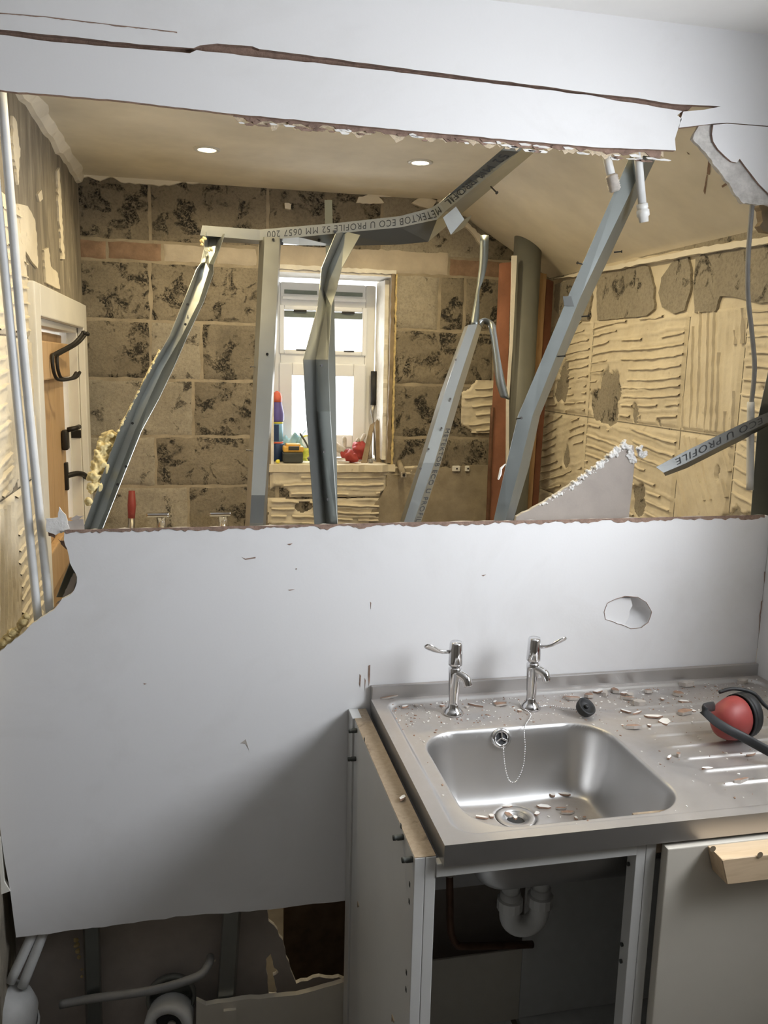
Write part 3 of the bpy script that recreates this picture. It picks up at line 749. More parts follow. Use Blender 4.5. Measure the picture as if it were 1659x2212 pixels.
# the corner of board that still hangs at the right, and its broken gypsum edge
cw = [(1541, 270), (1538, 290), (1541, 306), (1551, 322), (1566, 337), (1580, 349), (1592, 351), (1598, 343), (1612, 362), (1640, 398), (1654, 412), (1680, 440), (1745, 470), (1735, 282), (1659, 274), (1570, 267)]
b = BM(); slab(b, wall_px(jag(cw, 12, 1.2, 16, skip=(12, 13, 14, 15)), 0), (0, 0.006, 0), mi_side=1); obj('corner_board', b, ['white_emulsion', 'torn_paper'], wp)
gy = [(1512, 268), (1545, 262), (1600, 300), (1700, 400), (1760, 470), (1655, 442), (1606, 440), (1588, 420), (1575, 395), (1556, 372), (1540, 352), (1528, 334), (1504, 308), (1496, 300), (1500, 288)]
b = BM(); slab(b, wall_px(jag(gy, 8, 2.5, 17), 0.0075), (0, 0.010, 0)); bmesh.ops.subdivide_edges(b, edges=b.edges[:], cuts=1)
for v in b.verts: v.co.y += 0.003*noise.noise(v.co*90)
obj('broken_gypsum', b, 'gypsum', wp)
b = BM(); slab(b, wall_px(jag([(1638, 438), (1700, 445), (1700, 505), (1650, 500), (1641, 488), (1648, 478), (1645, 455)], 8, 2, 18), 0.05), (0, 0.02, 0)); obj('packing_timber', b, 'old_wood', wp)
# ragged shreds at the left of the opening
for i, (pts, m_) in enumerate(((([(98, 1120), (125, 1118), (128, 1095), (142, 1112), (150, 1142), (120, 1156), (100, 1148)]), 'gypsum_white'), (([(140, 1125), (180, 1122), (182, 1145), (140, 1148)]), 'grey_liner'),
                          (([(150, 1122), (165, 1113), (182, 1114), (168, 1124)]), 'grey_liner'), (([(103, 1146), (120, 1152), (118, 1162), (105, 1158)]), 'torn_paper'), (([(125, 1165), (138, 1168), (146, 1188), (132, 1176)]), 'torn_paper'),
                          (([(110, 1318), (135, 1292), (158, 1240), (166, 1240), (160, 1278), (135, 1298)]), 'grey_liner'))):
    b = BM(); slab(b, wall_px(jag(pts, 6, 2.6, 90+i), 0.006+0.003*i), (0, 0.003, 0), mi_side=0); obj('torn_shred', b, m_, wp)
b = BM(); rndm = random.Random(5)
for k in range(9):
    x = 5+k*6.5; y = 1392-k*7+rndm.uniform(-4, 4); c0 = PY(x, y, 0.02)
    bmesh.ops.create_icosphere(b, subdivisions=2, radius=rndm.uniform(0.007, 0.013), matrix=Matrix.Translation(c0))
for v in b.verts: v.co += Vector((1, 1, 1))*0.005*noise.noise(v.co*120)
obj('foam_bead', b, 'foam_old', wp, True)
# white jamb edge left of the board
b = BM(); slab(b, wall_px([(-30, 1760), (2, 1812), (9, 1905), (22, 1925), (3, 1932), (-30, 1930)], -0.002), (0, 0.012, 0)); obj('jamb_sliver', b, 'gloss_frame', wp)
# board on the bathroom face of the studs, below the cut
bb_out = [Vector((XL, 0.095, 0.0)), Vector((XL, 0.095, 0.92)), Vector((-0.60, 0.095, 0.94))]+[PY(x, y, 0.095) for x, y in jag([(178, 1290), (182, 1180), (205, 1160), (600, 1160), (1110, 1150)], 18, 3, 19, skip=(4,))]
bb_out += [PY(x, y, 0.095) for x, y in jag([(1116, 1116), (1180, 1082), (1240, 1042), (1300, 1000), (1345, 965), (1368, 962)], 8, 2.5, 21, skip=(5,))]
bb_out += [PY(1372, 990, 0.095), PY(1354, 1160, 0.095), Vector((XK+0.05, 0.095, 1.27)), Vector((XK+0.05, 0.095, 0))]
h1 = wall_px(jag([(574, 2072), (585, 2060), (592, 2090), (602, 2100), (590, 2108), (600, 2150), (580, 2150)], 7, 1.5, 22), 0.095)
h2 = wall_px(jag([(570, 1900), (760, 1900), (760, 2118), (690, 2110), (640, 2125), (625, 2080), (600, 2010), (580, 1990)], 12, 4, 27), 0.095)
h3 = wall_px([(461, 2074), (467, 2072), (466, 2078), (461, 2079)], 0.095)
b = BM(); slab(b, bb_out, (0, 0.012, 0), holes=[h1, h2, h3], mi_side=1); obj('rear_board', b, ['grey_liner', 'gypsum'], wp)
# rough gypsum crest along the broken triangle
b = BM(); rnd = random.Random(8)
for (x0, y0), (x1, y1) in zip([(1160, 1098), (1240, 1046), (1300, 1003), (1330, 975), (1352, 960), (1380, 970)], [(1240, 1046), (1300, 1003), (1330, 975), (1352, 960), (1368, 1000), (1392, 985)]):
    n = int(math.hypot(x1-x0, y1-y0)/6)
    for k in range(n):
        s_ = k/n; w_ = 4+7*min(1, max(0, (x0+(x1-x0)*s_-1160)/190))
        c0 = PY(x0+(x1-x0)*s_+rnd.uniform(-2, 2), y0+(y1-y0)*s_+rnd.uniform(-4, 4), 0.097)
        g = bmesh.ops.create_icosphere(b, subdivisions=2, radius=w_*0.0008*rnd.uniform(0.6, 1.2), matrix=Matrix.Translation(c0) @ Matrix.Diagonal((1.3, 0.8, 1, 1)))['verts']
        for v in g: v.co += (v.co-c0)*0.7*noise.noise(v.co*160)
crumbly(obj('gypsum_crest', b, 'gypsum_white', wp, True), 0.0016, 0.015, 0.006)
# low boxing under the gap
b = BM(); slab(b, wall_px(jag([(424, 2162), (445, 2172), (520, 2160), (640, 2150), (740, 2122), (790, 2112)], 20, 1.5, 33, skip=(5,)), 0.012)+[Vector((0.0, 0.012, 0.0)), Vector((-0.40, 0.012, 0.0))], (0, 0.014, 0)); obj('low_board', b, 'cream_door', wp)
b = BM(); slab(b, wall_px([(483, 2185), (510, 2182), (513, 2260), (486, 2260)], 0.004), (0, 0.008, 0)); obj('board_joint', b, 'cream_door', wp)
b = BM(); boxr(b, (-0.17, 0.24, 0.0), (XR-0.02, 0.258, 0.62)); tag(obj('added_dark_panel', b, 'hole_shade'), 'added dark panel standing in for the shade behind the ragged hole under the partition', 'panel')  # added panel, its dark colour stands for the shade in the hole

# ================================================================== BATHROOM THINGS
# ---- recessed downlights (two in view, their pair nearer the partition above the header)
def downlight(x, y, label, power):
    o = thing('downlight', label, 'light', 'recessed ceiling downlights')
    b = BM(); lathe(b, [(0.028, 0.004), (0.030, -0.004), (0.041, -0.003), (0.043, 0.002)], (x, y, ZC), (0, 0, 1), 32, cap=False); obj('bezel', b, 'white_plastic', o, True, 0.001)
    b = BM(); lathe(b, [(0.0, 0.0005), (0.027, 0.001), (0.027, 0.003), (0.0, 0.003)], (x, y, ZC-0.004), (0, 0, 1), 24); obj('lamp_face', b, 'lamp_glow', o)
    l = bpy.data.lights.new('downlight_beam', 'SPOT'); l.energy = power; l.color = (1.0, 0.81, 0.47); l.spot_size = R(174); l.spot_blend = 0.6; l.shadow_soft_size = 0.025
    lo = bpy.data.objects.new('downlight_beam', l); COL.objects.link(lo); lo.location = (x, y, ZC-0.012); lo.parent = o
pA = PZ(447, 322, ZC); pB = PZ(908, 350, ZC)
downlight(pA.x, pA.y, 'lit round downlight in the cream ceiling over the bent track end', 15)
downlight(pB.x, pB.y, 'lit round downlight in the cream ceiling beside the sloping part', 15)
downlight(pA.x-0.05, 0.17, 'round downlight hidden above the torn header near the left pipes', 15)
downlight(pB.x+0.02, 0.42, 'round downlight hidden above the torn header near the white pipe ends', 15)

# ---- metal studs and tracks
def lin_st(st, n=6):
    out = []
    for (xa, ya), (xb, yb) in zip(st, st[1:]):
        for k in range(n): out.append(([p+(q-p)*k/n for p, q in zip(xa, xb)], ya+(yb-ya)*k/n))
    return out+[st[-1]]
def channel(name, rows, label, mat='galvanised', th=0.0011, cat='stud', group=None, smooth=False):
    o = thing(name, label, cat, group); b = BM(); loft(b, rows); obj('profile', b, mat, o, smooth, th); return o
# bent head track across the opening
A = [([437, 432, 440], [487, 508, 521]), ([561, 561, 563], [496, 519, 527]), ([645, 645, 646], [489, 512, 529]), ([727, 727, 727], [482, 504, 531]), ([864, 864, 864], [467, 491, 528]),
     ([932, 944, 925], [449, 474, 522]), ([949, 962, 998], [438, 456, 460]), ([1083, 1121, 1150], [324, 327, 332]), ([1150, 1190, 1217], [267, 270, 275])]
offA = [0.34, 0.34, 0.335, 0.33, 0.32, 0.31, 0.29, 0.07, 0.02]
rA = [[PY(x, y, d+o_) for x, y, d in zip(xs, ys_, (0.034, 0.031, 0.085))] for (xs, ys_), o_ in zip(A, offA)]
tr = channel('steel_track', rA, 'bent galvanised head track with printed lettering slung across the opening', cat='track')
lettering(rA[:7], 0, 1, 'METEKTOB ECO U PROFILE 52 MM 0657 200', 0.26, 0.985, 0.22, 0.84, tr, (0, -0.0012, 0))
lettering(rA[6:8], 0, 1, '52 MM PROFIL', 0.06, 0.93, 0.22, 0.82, tr, (0, -0.0014, 0))
b = BM(); f0 = [(957, 470), (985, 446), (1003, 474), (974, 507)]
slab(b, wall_px(f0, 0.29), (0.0, 0.0012, 0)); obj('bent_flange', b, 'galvanised', tr)
b = BM(); slab(b, [PY(1003, 474, 0.29), PY(1020, 465, 0.32), PY(1002, 492, 0.33), PY(975, 508, 0.292)], (0.0008, 0.0008, 0.0008)); obj('bent_flange', b, 'galvanised_dull', tr)
for p_, q_ in (((720, 499), 0.355), ((686, 517), 0.39), ((606, 524), 0.40)): screw(tr, PY(p_[0], p_[1], q_), (0.2, -1, -0.3), 0.012)
screw(tr, PY(1060, 403, 0.15), (0.5, -0.8, -0.8), 0.025)
# far left leaning stud
Bst = [([444, 452, 470, 486], [500, 506, 508, 505]), ([440, 450, 463, 474], [540, 546, 548, 540]), ([434, 444, 452, 461], [568, 566, 570, 572]), ([424, 432, 452, 461], [582, 578, 582, 590]), ([396, 408, 430, 440], 652),
       ([366, 378, 393, 405], 726), ([325, 337, 352, 374], 797), ([290, 304, 322, 343], 862), ([256, 275, 291, 305], 932), ([180, 194, 212, 222], 1141), ([122, 136, 154, 164], 1290)]
rB = sect(Bst, [0.036, 0.070, 0.066, 0.034], 0.55)
sb = channel('steel_stud', rB, 'twisted galvanised stud leaning beside the doorway with yellow foam along its edge', cat='stud')
for (x, y) in ((286, 915), (272, 1008), (254, 1047), (400, 702), (405, 659)): screw(sb, lean(x, y, 0.05), (0.1, -1, 0.2), 0.006, r=0.0014)
# lumpy expanding foam along stud
def lump(b, pts, seed, d=0.05):
    rnd = random.Random(seed)
    for x, y, r_ in pts:
        c0 = lean(x, y, d)
        g = bmesh.ops.create_icosphere(b, subdivisions=3, radius=r_/970, matrix=Matrix.Translation(c0))['verts']
        for v in g: v.co += (v.co-c0)*(0.5*noise.noise(v.co*70+Vector((seed, 0, 0)))+0.45*noise.noise(v.co*190))
b = BM(); lump(b, [(236, 945, 14), (226, 965, 15), (218, 985, 14), (233, 960, 12), (214, 1005, 13), (205, 1030, 13), (222, 1010, 12), (198, 1055, 10), (210, 1050, 10), (190, 1085, 7), (246, 938, 8)], 1, 0.06)
fo = crumbly(obj('foam_clump', b, 'foam', sb, True), 0.002, 0.012, 0.014)
b = BM(); rnd = random.Random(2)
beads = [(256+(932-y)*0.51, y, rnd.uniform(1.8, 3.0)) for y in [932-3.4*k for k in range(52)]]
lump(b, [(x-1, y, r_) for x, y, r_ in beads], 3, 0.038); crumbly(obj('foam_bead', b, 'foam', sb, True), 0.0012, 0.004, 0.004)
b = BM(); lump(b, [(437, 520, 5), (436, 529, 4), (441, 515, 5), (456, 539, 4), (452, 541, 3)], 5, 0.03); obj('foam_bead', b, 'foam', sb, True)
# straight stud in front of the window's left jamb
Cst = [([561, 572, 604, 607], 512), ([550, 559, 592, 595], 768), ([530, 540, 568, 574], 1130), ([479, 482, 513, 518], 2000), ([463, 466, 498, 503], 2240)]
rC = sect(lin_st(Cst), [0.074, 0.030, 0.030, 0.070], 0.55)
sc_ = channel('steel_stud', rC, 'straight galvanised stud standing against the left side of the window')
for (x, y) in ((577, 765), (590, 518)): screw(sc_, lean(x, y, 0.03), (0, -1, 0), 0.004, r=0.0015)
for (x, y) in ((549, 793), (541, 973)): screw(sc_, lean(x+8, y, 0.06), (-1, -0.1, 0.05), 0.018, mat='steel_blade', r=0.0012)
# kinked stud in the middle
Dst = [([725, 745, 778], [505, 500, 508]), ([694, 709, 738], 580), ([690, 699, 727], 626), ([686, 705, 716], 662), ([655, 682, 709], 777), ([661, 684, 713], 889), ([679, 704, 729], 1130), ([706, 732, 757], 1500), ([722, 748, 775], 1720)]
offD = [0.30, 0.27, 0.24, 0.20, 0.05, 0.02, 0, 0, 0]
rD = [[PY(x, y, d+o_) for x, y, d in zip(xs, ys_ if isinstance(ys_, list) else [ys_]*3, (0.030, 0.066, 0.030))] for (xs, ys_), o_ in zip(Dst, offD)]
sd_ = channel('steel_stud', rD, 'kinked galvanised stud buckled in front of the middle of the window')
for (x, y) in ((692, 790), (697, 976), (705, 1078)): screw(sd_, PY(x, y, 0.04), (0.3, -1, 0.1), 0.008, r=0.0014)
b = BM(); lump(b, [(670, 990, 5), (676, 995, 6), (682, 990, 5)], 9, 0.045); obj('plaster_crumb', b, 'grey_liner', sd_, True)
# flat strip behind it
rE = sect([([701, 717], 432), ([705, 721], 600), ([707, 724], 780), ([712, 729], 1130), ([722, 738], 1700)], [0.13, 0.13], 0.55)
st2 = channel('steel_stud', [[r_[0], r_[1], r_[1]+Vector((0.001, 0.04, 0))] for r_ in rE], 'narrow upright galvanised stud partly hidden behind the kinked stud', 'galvanised_dull')
# leaning stud right of the window with its curled strip
Est = [([1004, 1012, 1031, 1041], [706, 702, 700, 704]), ([952, 961, 983, 997], 847), ([905, 914, 938, 952], 1000), ([864, 873, 893, 909], 1128), ([744, 753, 773, 789], 1500)]
rS = sect(Est, [0.066, 0.034, 0.032, 0.060], 0.4)
se = channel('steel_stud', rS, 'leaning galvanised stud with printed lettering and a curled torn strip on top')
lettering(rS, 2, 3, 'METEKTOB ECO U PROFILE', 0.30, 0.56, 0.85, 0.2, se, (0.0006, -0.0014, 0), flip=False)
rS2 = fine(sect([([1037, 1056], 508), ([1036, 1054], 560), ([1032, 1046], 600), ([1029, 1036], 628), ([1022, 1036], 665), ([1016, 1032], 704)], [0.05, 0.045], 0.4), 3)
b = BM(); loft(b, rS2); obj('twisted_top', b, 'galvanised_dull', se, True, 0.001)
cu_ = [((1034, 692, .040), (1040, 708, .05)), ((1045, 687, .034), (1046, 700, .05)), ((1057, 690, .030), (1055, 704, .045)), ((1069, 700, .028), (1057, 715, .040)), ((1073, 722, .028), (1061, 735, .04)), ((1080, 770, .03), (1065, 775, .045)), ((1090, 820, .032), (1071, 825, .045)), ((1101, 864, .035), (1081, 858, .045))]
b = BM(); loft(b, fine([[lean(*p_, 0.4), lean(*q_, 0.4)] for p_, q_ in cu_], 4)); obj('curled_strip', b, 'galvanised', se, True, 0.0008)
for (x, y) in ((984, 778), (972, 862), (953, 925), (925, 970), (908, 1012)): screw(se, lean(x, y, 0.032, 0.4), (-0.2, -1, 0.1), 0.007, r=0.0013, mat='steel_blade')
# long leaning stud at the right
Fst = [([1392, 1428, 1450], [270, 270, 265]), ([1357, 1394, 1418], [346, 347, 338]), ([1228, 1255, 1277], 638), ([1170, 1198, 1216], 777), ([1119, 1150, 1166], 898), ([1092, 1122, 1142], 1010), ([1066, 1091, 1108], 1125), ([988, 1012, 1030], 1500)]
rF = sect(Fst, [0.046, 0.041, 0.080])
sf = channel('steel_stud', rF, 'long galvanised stud leaning across the soil pipe up to the header', 'galvanised_dull')  # the darker steel also stands for this stud's shade
for (x, y, dx) in ((1258, 571, -1), (1326, 545, 1), (1256, 684, 1), (1115, 905, 0.2), (1204, 770, 1)): screw(sf, PY(x, y, 0.045), (dx, -0.5, 0.1), 0.018, r=0.0015)
b = BM(); slab(b, wall_px([(1216, 640), (1234, 640), (1240, 662), (1219, 660)], 0.041), (0, 0.0012, 0)); obj('service_hole', b, 'tool_dark', sf)
b = BM(); tube(b, [PY(x, y, 0.03) for x, y in ((1076, 1036), (1080, 1025), (1082, 1012), (1092, 1002))], [0.002, 0.0035, 0.003, 0.001], 6); obj('paper_shred', b, 'chip_white', sf)
# short broken track at the far right, and the wall stud behind it
rG = sect([([1417, 1433, 1437], [1009, 1021, 1028]), ([1478, 1480, 1483], [976, 1001, 1011]), ([1603, 1605, 1608], [915, 938, 948]), ([1656, 1659, 1661], [892, 912, 918]), ([1712, 1715, 1717], [866, 886, 892])], [0.030, 0.027, 0.062])
tg = channel('steel_track', rG, 'short snapped galvanised track with printed lettering beside the white conduit', 'galvanised_shaded', cat='track')
lettering(rG, 0, 1, 'TOB ECO U PROFILE', 0.12, 0.98, 0.22, 0.82, tg, (0, -0.0014, 0))
rH = sect([([1664, 1690, 1700], 780), ([1638, 1676, 1690], 900), ([1622, 1664, 1680], 1111), ([1600, 1640, 1656], 1400)], [0.070, 0.068, 0.092])
channel('steel_stud', rH, 'dark galvanised stud fixed beside the kitchen corner behind the conduit', 'galvanised_dull')
# stud stump in the gap under the board
rI = sect([([178, 182, 210, 214], 1960), ([187, 191, 218, 222], 2240)], [0.07, 0.035, 0.035, 0.07])
si = channel('steel_stud', rI, 'short galvanised stud standing in the dark gap near the waste bend', 'galvanised_dull')
b = BM(); lump(b, [(165, 2030, 5), (166, 2042, 6), (168, 2055, 5), (171, 2068, 4), (176, 2095, 3), (177, 2110, 3)], 12, 0.07); obj('foam_bead', b, 'foam_old', si, True)['kind'] = 'stuff'

# ---- pipes
def pipe(name, pts, r, mat, label, cat='pipe', group=None, seg=14, sm=4):
    b = BM(); tube(b, smoothpath(pts, sm), r, seg); return tag(obj(name, b, mat, None, True), label, cat, group)
pipe('water_pipe', [PY(-30, 180, 0.034), PY(26, 750, 0.034), PY(80, 1316, 0.034), PY(112, 1600, 0.036), Vector((-0.69, 0.062, 0.70))], 0.0085, 'pipe_white', 'white painted pipe running down the torn edge, nearer the kitchen side wall')
pipe('water_pipe', [PY(3, 190, 0.036), PY(50, 750, 0.034), PY(107, 1316, 0.034), PY(137, 1600, 0.036), Vector((-0.665, 0.062, 0.70))], 0.0085, 'pipe_white', 'white painted pipe running down the torn edge, nearer the doorway')
o = thing('hanging_pipe', 'short white pipe end with a blackened threaded joint hanging under the header', 'pipe')
b = BM(); tube(b, [PY(1304, 300, 0.045), PY(1312, 345, 0.045), PY(1322, 385, 0.045)], 0.0095, 14); obj('pipe_end', b, 'pipe_white', o, True)
a0, a1 = PY(1320, 377, 0.045), PY(1329, 414, 0.045); ax = (a1-a0).normalized(); L = (a1-a0).length
b = BM(); lathe(b, [(0.0105, 0)]+[(0.0125+(0.0018 if k % 2 else 0), L*(0.08+0.07*k)) for k in range(12)]+[(0.009, L)], a0, ax, 16); obj('threaded_joint', b, 'chip_grey', o, True)
o = thing('hanging_pipe', 'longer white pipe end with a white plastic nut hanging under the header', 'pipe')
b = BM(); tube(b, [PY(1372, 300, 0.022), PY(1379, 345, 0.022), PY(1388, 445, 0.022)], 0.0090, 14); obj('pipe_end', b, 'pipe_white', o, True)
a0, a1 = PY(1387, 440, 0.022), PY(1391, 480, 0.022); ax = (a1-a0).normalized(); L = (a1-a0).length
b = BM(); lathe(b, [(0.0095, 0), (0.0125, 0.001), (0.0125, 0.25*L), (0.0105, 0.3*L), (0.0140, 0.36*L), (0.0140, 0.66*L), (0.0110, 0.72*L), (0.0100, L)], a0, ax, 16); obj('pipe_nut', b, 'white_plastic', o, True)
pipe('electric_cable', [PY(1626, 425, 0.026), PY(1620, 500, 0.03), PY(1616, 560, 0.034), PY(1616, 640, 0.04), PY(1624, 718, 0.05), PY(1630, 797, 0.055), PY(1622, 880, 0.066)], 0.0055, 'cable_grey', 'grey electric cable hanging from the broken gypsum corner', 'cable')
pipe('conduit', [PY(1622, 868, 0.066), PY(1621, 960, 0.066), PY(1620, 1058, 0.066)], 0.0088, 'pipe_white', 'white plastic conduit below the grey cable')
# soil stack boxed in red painted boards in the far corner
b = BM(); lathe(b, [(0.055, 0.0), (0.055, 2.30)], (0.915, 1.50, 0), (0, 0, 1), 36); tag(obj('soil_pipe', b, 'grey_plastic', None, True), 'wide dark grey soil pipe standing in the far corner', 'pipe')
def board_px(name, pts, y, th, mat, label, z_to_floor=True):
    P3 = wall_px(pts, y); b = BM(); slab(b, P3, (0, th, 0)); return tag(obj(name, b, mat), label, 'board')
def down(px0, px1, py): return PY(px0, py, 1.46)
board_px('casing_board', [(1084, 568), (1106, 566), (1100, 700), (1091, 1000), (1084, 1135), (1060, 1640), (1030, 1640), (1055, 1135), (1062, 1000), (1078, 700)], 1.46, 0.03, 'wood_red', 'red stained board upright on the window side of the soil pipe')
board_px('casing_strip', [(1107, 552), (1117, 552), (1108, 740), (1100, 862), (1096, 1640), (1092, 1640), (1095, 862), (1103, 740)], 1.428, 0.012, 'reveal_plaster', 'thin cream strip upright between red board and soil pipe')
board_px('timber_batten', [(1160, 588), (1181, 592), (1172, 740), (1155, 1000), (1146, 1135), (1120, 1640), (1096, 1640), (1124, 1135), (1134, 1000), (1152, 740)], 1.565, 0.025, 'stud_timber', 'rough brown timber batten upright between soil pipe and adhesive wall')
board_px('casing_board', [(1182, 603), (1196, 608), (1188, 740), (1168, 1000), (1160, 1135), (1135, 1640), (1120, 1640), (1147, 1135), (1156, 1000), (1172, 740)], 1.60, 0.02, 'wood_red', 'narrow red stained board upright against the adhesive wall')
pipe('copper_pipe', [PY(1064, 880, 1.455), PY(1058, 1010, 1.455), PY(1053, 1135, 1.455), PY(1030, 1640, 1.455)], 0.008, 'copper', 'thin copper pipe running down the edge of the red board')
# stub pipe and wall plates under the window
o = thing('pipe_stub', 'short grey pipe stub sticking out of the block wall below the sill', 'pipe')
a0 = PY(863, 1000, YB); a1 = PY(872, 1026, 1.605); b = BM(); tube(b, [a0+(a0-a1)*0.2, a1], 0.011, 14, cap=False); obj('pipe_wall', b, 'mortar', o, True, 0.003)
b = BM(); box(b, a1, (0.024, 0.006, 0.022), bev=0.003); obj('stub_cap', b, 'chip_grey', o)
b = BM(); lathe(b, [(0.006, 0), (0.006, 0.003)], a1+Vector((0, -0.006, 0)), (0, 1, 0), 12); obj('stub_bore', b, 'black_iron', o)
o = thing('pipe_bracket', 'pair of small white pipe brackets screwed to the render beside the red board', 'bracket')
for x, w_ in ((985, 0.034), (1009, 0.018)):
    c0 = PY(x, 1012, YB-0.014); b = BM(); box(b, c0, (w_, 0.014, 0.024), bev=0.003); obj('bracket_plate', b, 'chip_white', o)
    b = BM(); lathe(b, [(0.004, 0), (0.004, 0.002)], c0+Vector((0.002, -0.008, 0)), (0, 1, 0), 10); obj('screw_hole', b, 'black_iron', o)

# ---- wash basin, its two taps and a red handled brush: only their tops show over the board
o = thing('wash_basin', 'white wash basin behind the torn partition under the block wall', 'basin')
b = BM(); rws = []
def rrect(cx, cy, hx, hy, r, z, n=8):
    pts = []
    for k, (sx_, sy_) in enumerate(((1, 1), (-1, 1), (-1, -1), (1, -1))):
        for j in range(n+1):
            a = math.pi/2*(k+j/n); pts.append(Vector((cx+sx_*(hx-r)+r*math.cos(a), cy+sy_*(hy-r)+r*math.sin(a), z)))
    return pts
for hx, hy, z in ((0.12, 0.10, 0.74), (0.20, 0.18, 0.78), (0.26, 0.23, 0.90), (0.265, 0.235, 0.945), (0.255, 0.225, 0.95), (0.20, 0.13, 0.945), (0.18, 0.11, 0.86), (0.10, 0.07, 0.82)):
    rws.append(rrect(-0.41, 1.435 if z < 0.94 or hx > 0.22 else 1.38, hx, hy, min(hx, hy)*0.5, z))
V = [[b.verts.new(p) for p in r_] for r_ in rws]
for a_, c_ in zip(V, V[1:]):
    n = len(a_)
    for i in range(n): b.faces.new((a_[i], a_[(i+1) % n], c_[(i+1) % n], c_[i]))
b.faces.new(V[0]); b.faces.new(V[-1]); obj('bowl', b, 'ceramic', o, True)
b = BM(); lathe(b, [(0.11, 0), (0.09, 0.1), (0.07, 0.4), (0.09, 0.745)], (-0.41, 1.45, 0), (0, 0, 1), 28); obj('pedestal', b, 'ceramic', o, True)
for x, lab in ((-0.523, 'chrome basin tap over the board edge nearer the doorway'), (-0.285, 'chrome basin tap over the board edge nearer the straight stud')):
    o = thing('basin_tap', lab, 'tap', 'basin taps')
    yy = 1.56
    b = BM(); lathe(b, [(0.026, 0), (0.022, 0.012), (0.019, 0.02), (0.019, 0.10)], (x, yy, 0.947), (0, 0, 1), 15)
    box(b, (x+0.03, yy-0.05, 0.947+0.055), (0.03, 0.11, 0.018), Matrix.Rotation(R(35), 3, 'Z'), 0.004); obj('tap_body', b, 'chrome', o, True)
    b = BM(); box(b, (x-0.012, yy-0.01, 0.947+0.112), (0.085, 0.036, 0.016), bev=0.005); obj('tap_handle', b, 'chrome', o)
o = thing('hand_brush', 'red handled brush standing in the basin behind the leaning stud', 'brush')
b = BM(); tube(b, [(-0.635, 1.52, 0.95), (-0.632, 1.53, 1.05)], 0.013, 12); obj('ferrule', b, 'steel_blade', o, True)
b = BM(); tube(b, [(-0.632, 1.53, 1.05), (-0.630, 1.535, 1.10), (-0.629, 1.54, 1.155)], [0.013, 0.016, 0.012], 12); obj('handle', b, 'red_plastic', o, True)

# ---- things on the window sill
ZS = WZ0+0.006
def sill(px, y): return PY(px, 995, y).x
o = thing('aerosol_can', 'tall purple and blue foam can with a red cap on the sill', 'can')
x = sill(598, 1.80); y = 1.80
b = BM(); lathe(b, [(0.028, 0), (0.030, 0.004), (0.030, 0.07), (0.026, 0.075)], (x, y, ZS), seg=20); obj('base', b, 'blue_dark', o, True)
b = BM(); lathe(b, [(0.0265, 0.073), (0.0265, 0.082)], (x, y, ZS), seg=20); obj('band', b, 'orange_red', o, True)
b = BM(); lathe(b, [(0.026, 0.08), (0.026, 0.165)], (x, y, ZS), seg=20); obj('label_wrap', b, 'blue_light', o, True)
b = BM(); slab(b, [(x-0.02, y-0.0275, ZS+0.085), (x+0.006, y-0.0275, ZS+0.085), (x+0.006, y-0.0275, ZS+0.155), (x-0.02, y-0.0275, ZS+0.155)], (0, 0.004, 0)); obj('label_panel', b, 'blue_dark', o)
b = BM(); lathe(b, [(0.0262, 0.158), (0.0262, 0.166)], (x, y, ZS), seg=20); obj('band', b, 'yellow', o, True)
b = BM(); lathe(b, [(0.027, 0.166), (0.030, 0.175), (0.030, 0.20), (0.022, 0.235), (0.020, 0.25)], (x, y, ZS), seg=20); obj('purple_sleeve', b, 'purple', o, True)
b = BM(); lathe(b, [(0.021, 0.248), (0.021, 0.268), (0.016, 0.285), (0.004, 0.294)], (x, y, ZS), seg=20); obj('cap', b, 'orange_red', o, True)
o = thing('battery_pack', 'yellow and black tool battery pack on the sill', 'battery')
x = sill(632, 1.74); b = BM(); box(b, (x, 1.745, ZS+0.022), (0.082, 0.07, 0.044), bev=0.006); obj('battery_case', b, 'tool_dark', o)
b = BM(); box(b, (x+0.002, 1.745, ZS+0.056), (0.084, 0.06, 0.024), bev=0.006); box(b, (x+0.002, 1.75, ZS+0.072), (0.06, 0.05, 0.012), bev=0.004); obj('battery_top', b, 'tool_yellow', o)
b = BM(); box(b, (x+0.002, 1.713, ZS+0.062), (0.044, 0.006, 0.016), bev=0.002); obj('charge_window', b, 'tool_dark', o)
b = BM(); nx = 14; rw = []
for j in range(10):
    rw.append([PY(612+45*i/nx+6*math.sin(j*0.8), 985-46*j/9+(6*math.sin(i*0.9+j*0.6)) + (14 if i < 3 else 0)*(1-j/9)-(i-7)*0.6, 1.80+0.02*math.sin(i*0.8)+0.015*j/9) for i in range(nx+1)])
loft(b, rw); tag(obj('face_mask', b, 'mask_blue', None, True, 0.001), 'crumpled pale blue face mask propped behind the battery pack', 'mask')
o = thing('safety_glasses', 'yellow safety glasses with a dark strap on the sill beside the kinked stud', 'glasses')
b = BM(); x = sill(668, 1.77)
rw = [[Vector((x-0.045+0.09*i/8, 1.75-0.02*math.sin(math.pi*i/8), ZS+0.006+0.055*j/4)) for i in range(9)] for j in range(5)]
loft(b, rw); obj('lens', b, 'safety_lens', o, True, 0.002)
b = BM(); tube(b, smoothpath([PY(648, 936, 1.79), PY(660, 955, 1.775), PY(668, 972, 1.76), PY(672, 990, 1.745)], 5), 0.0042, 8); obj('arm', b, 'tool_dark', o, True)
b = BM(); tube(b, smoothpath([PY(653, 945, 1.80), PY(662, 941, 1.80), PY(676, 944, 1.80), PY(690, 952, 1.79)], 5), 0.003, 8); obj('arm', b, 'yellow', o, True)
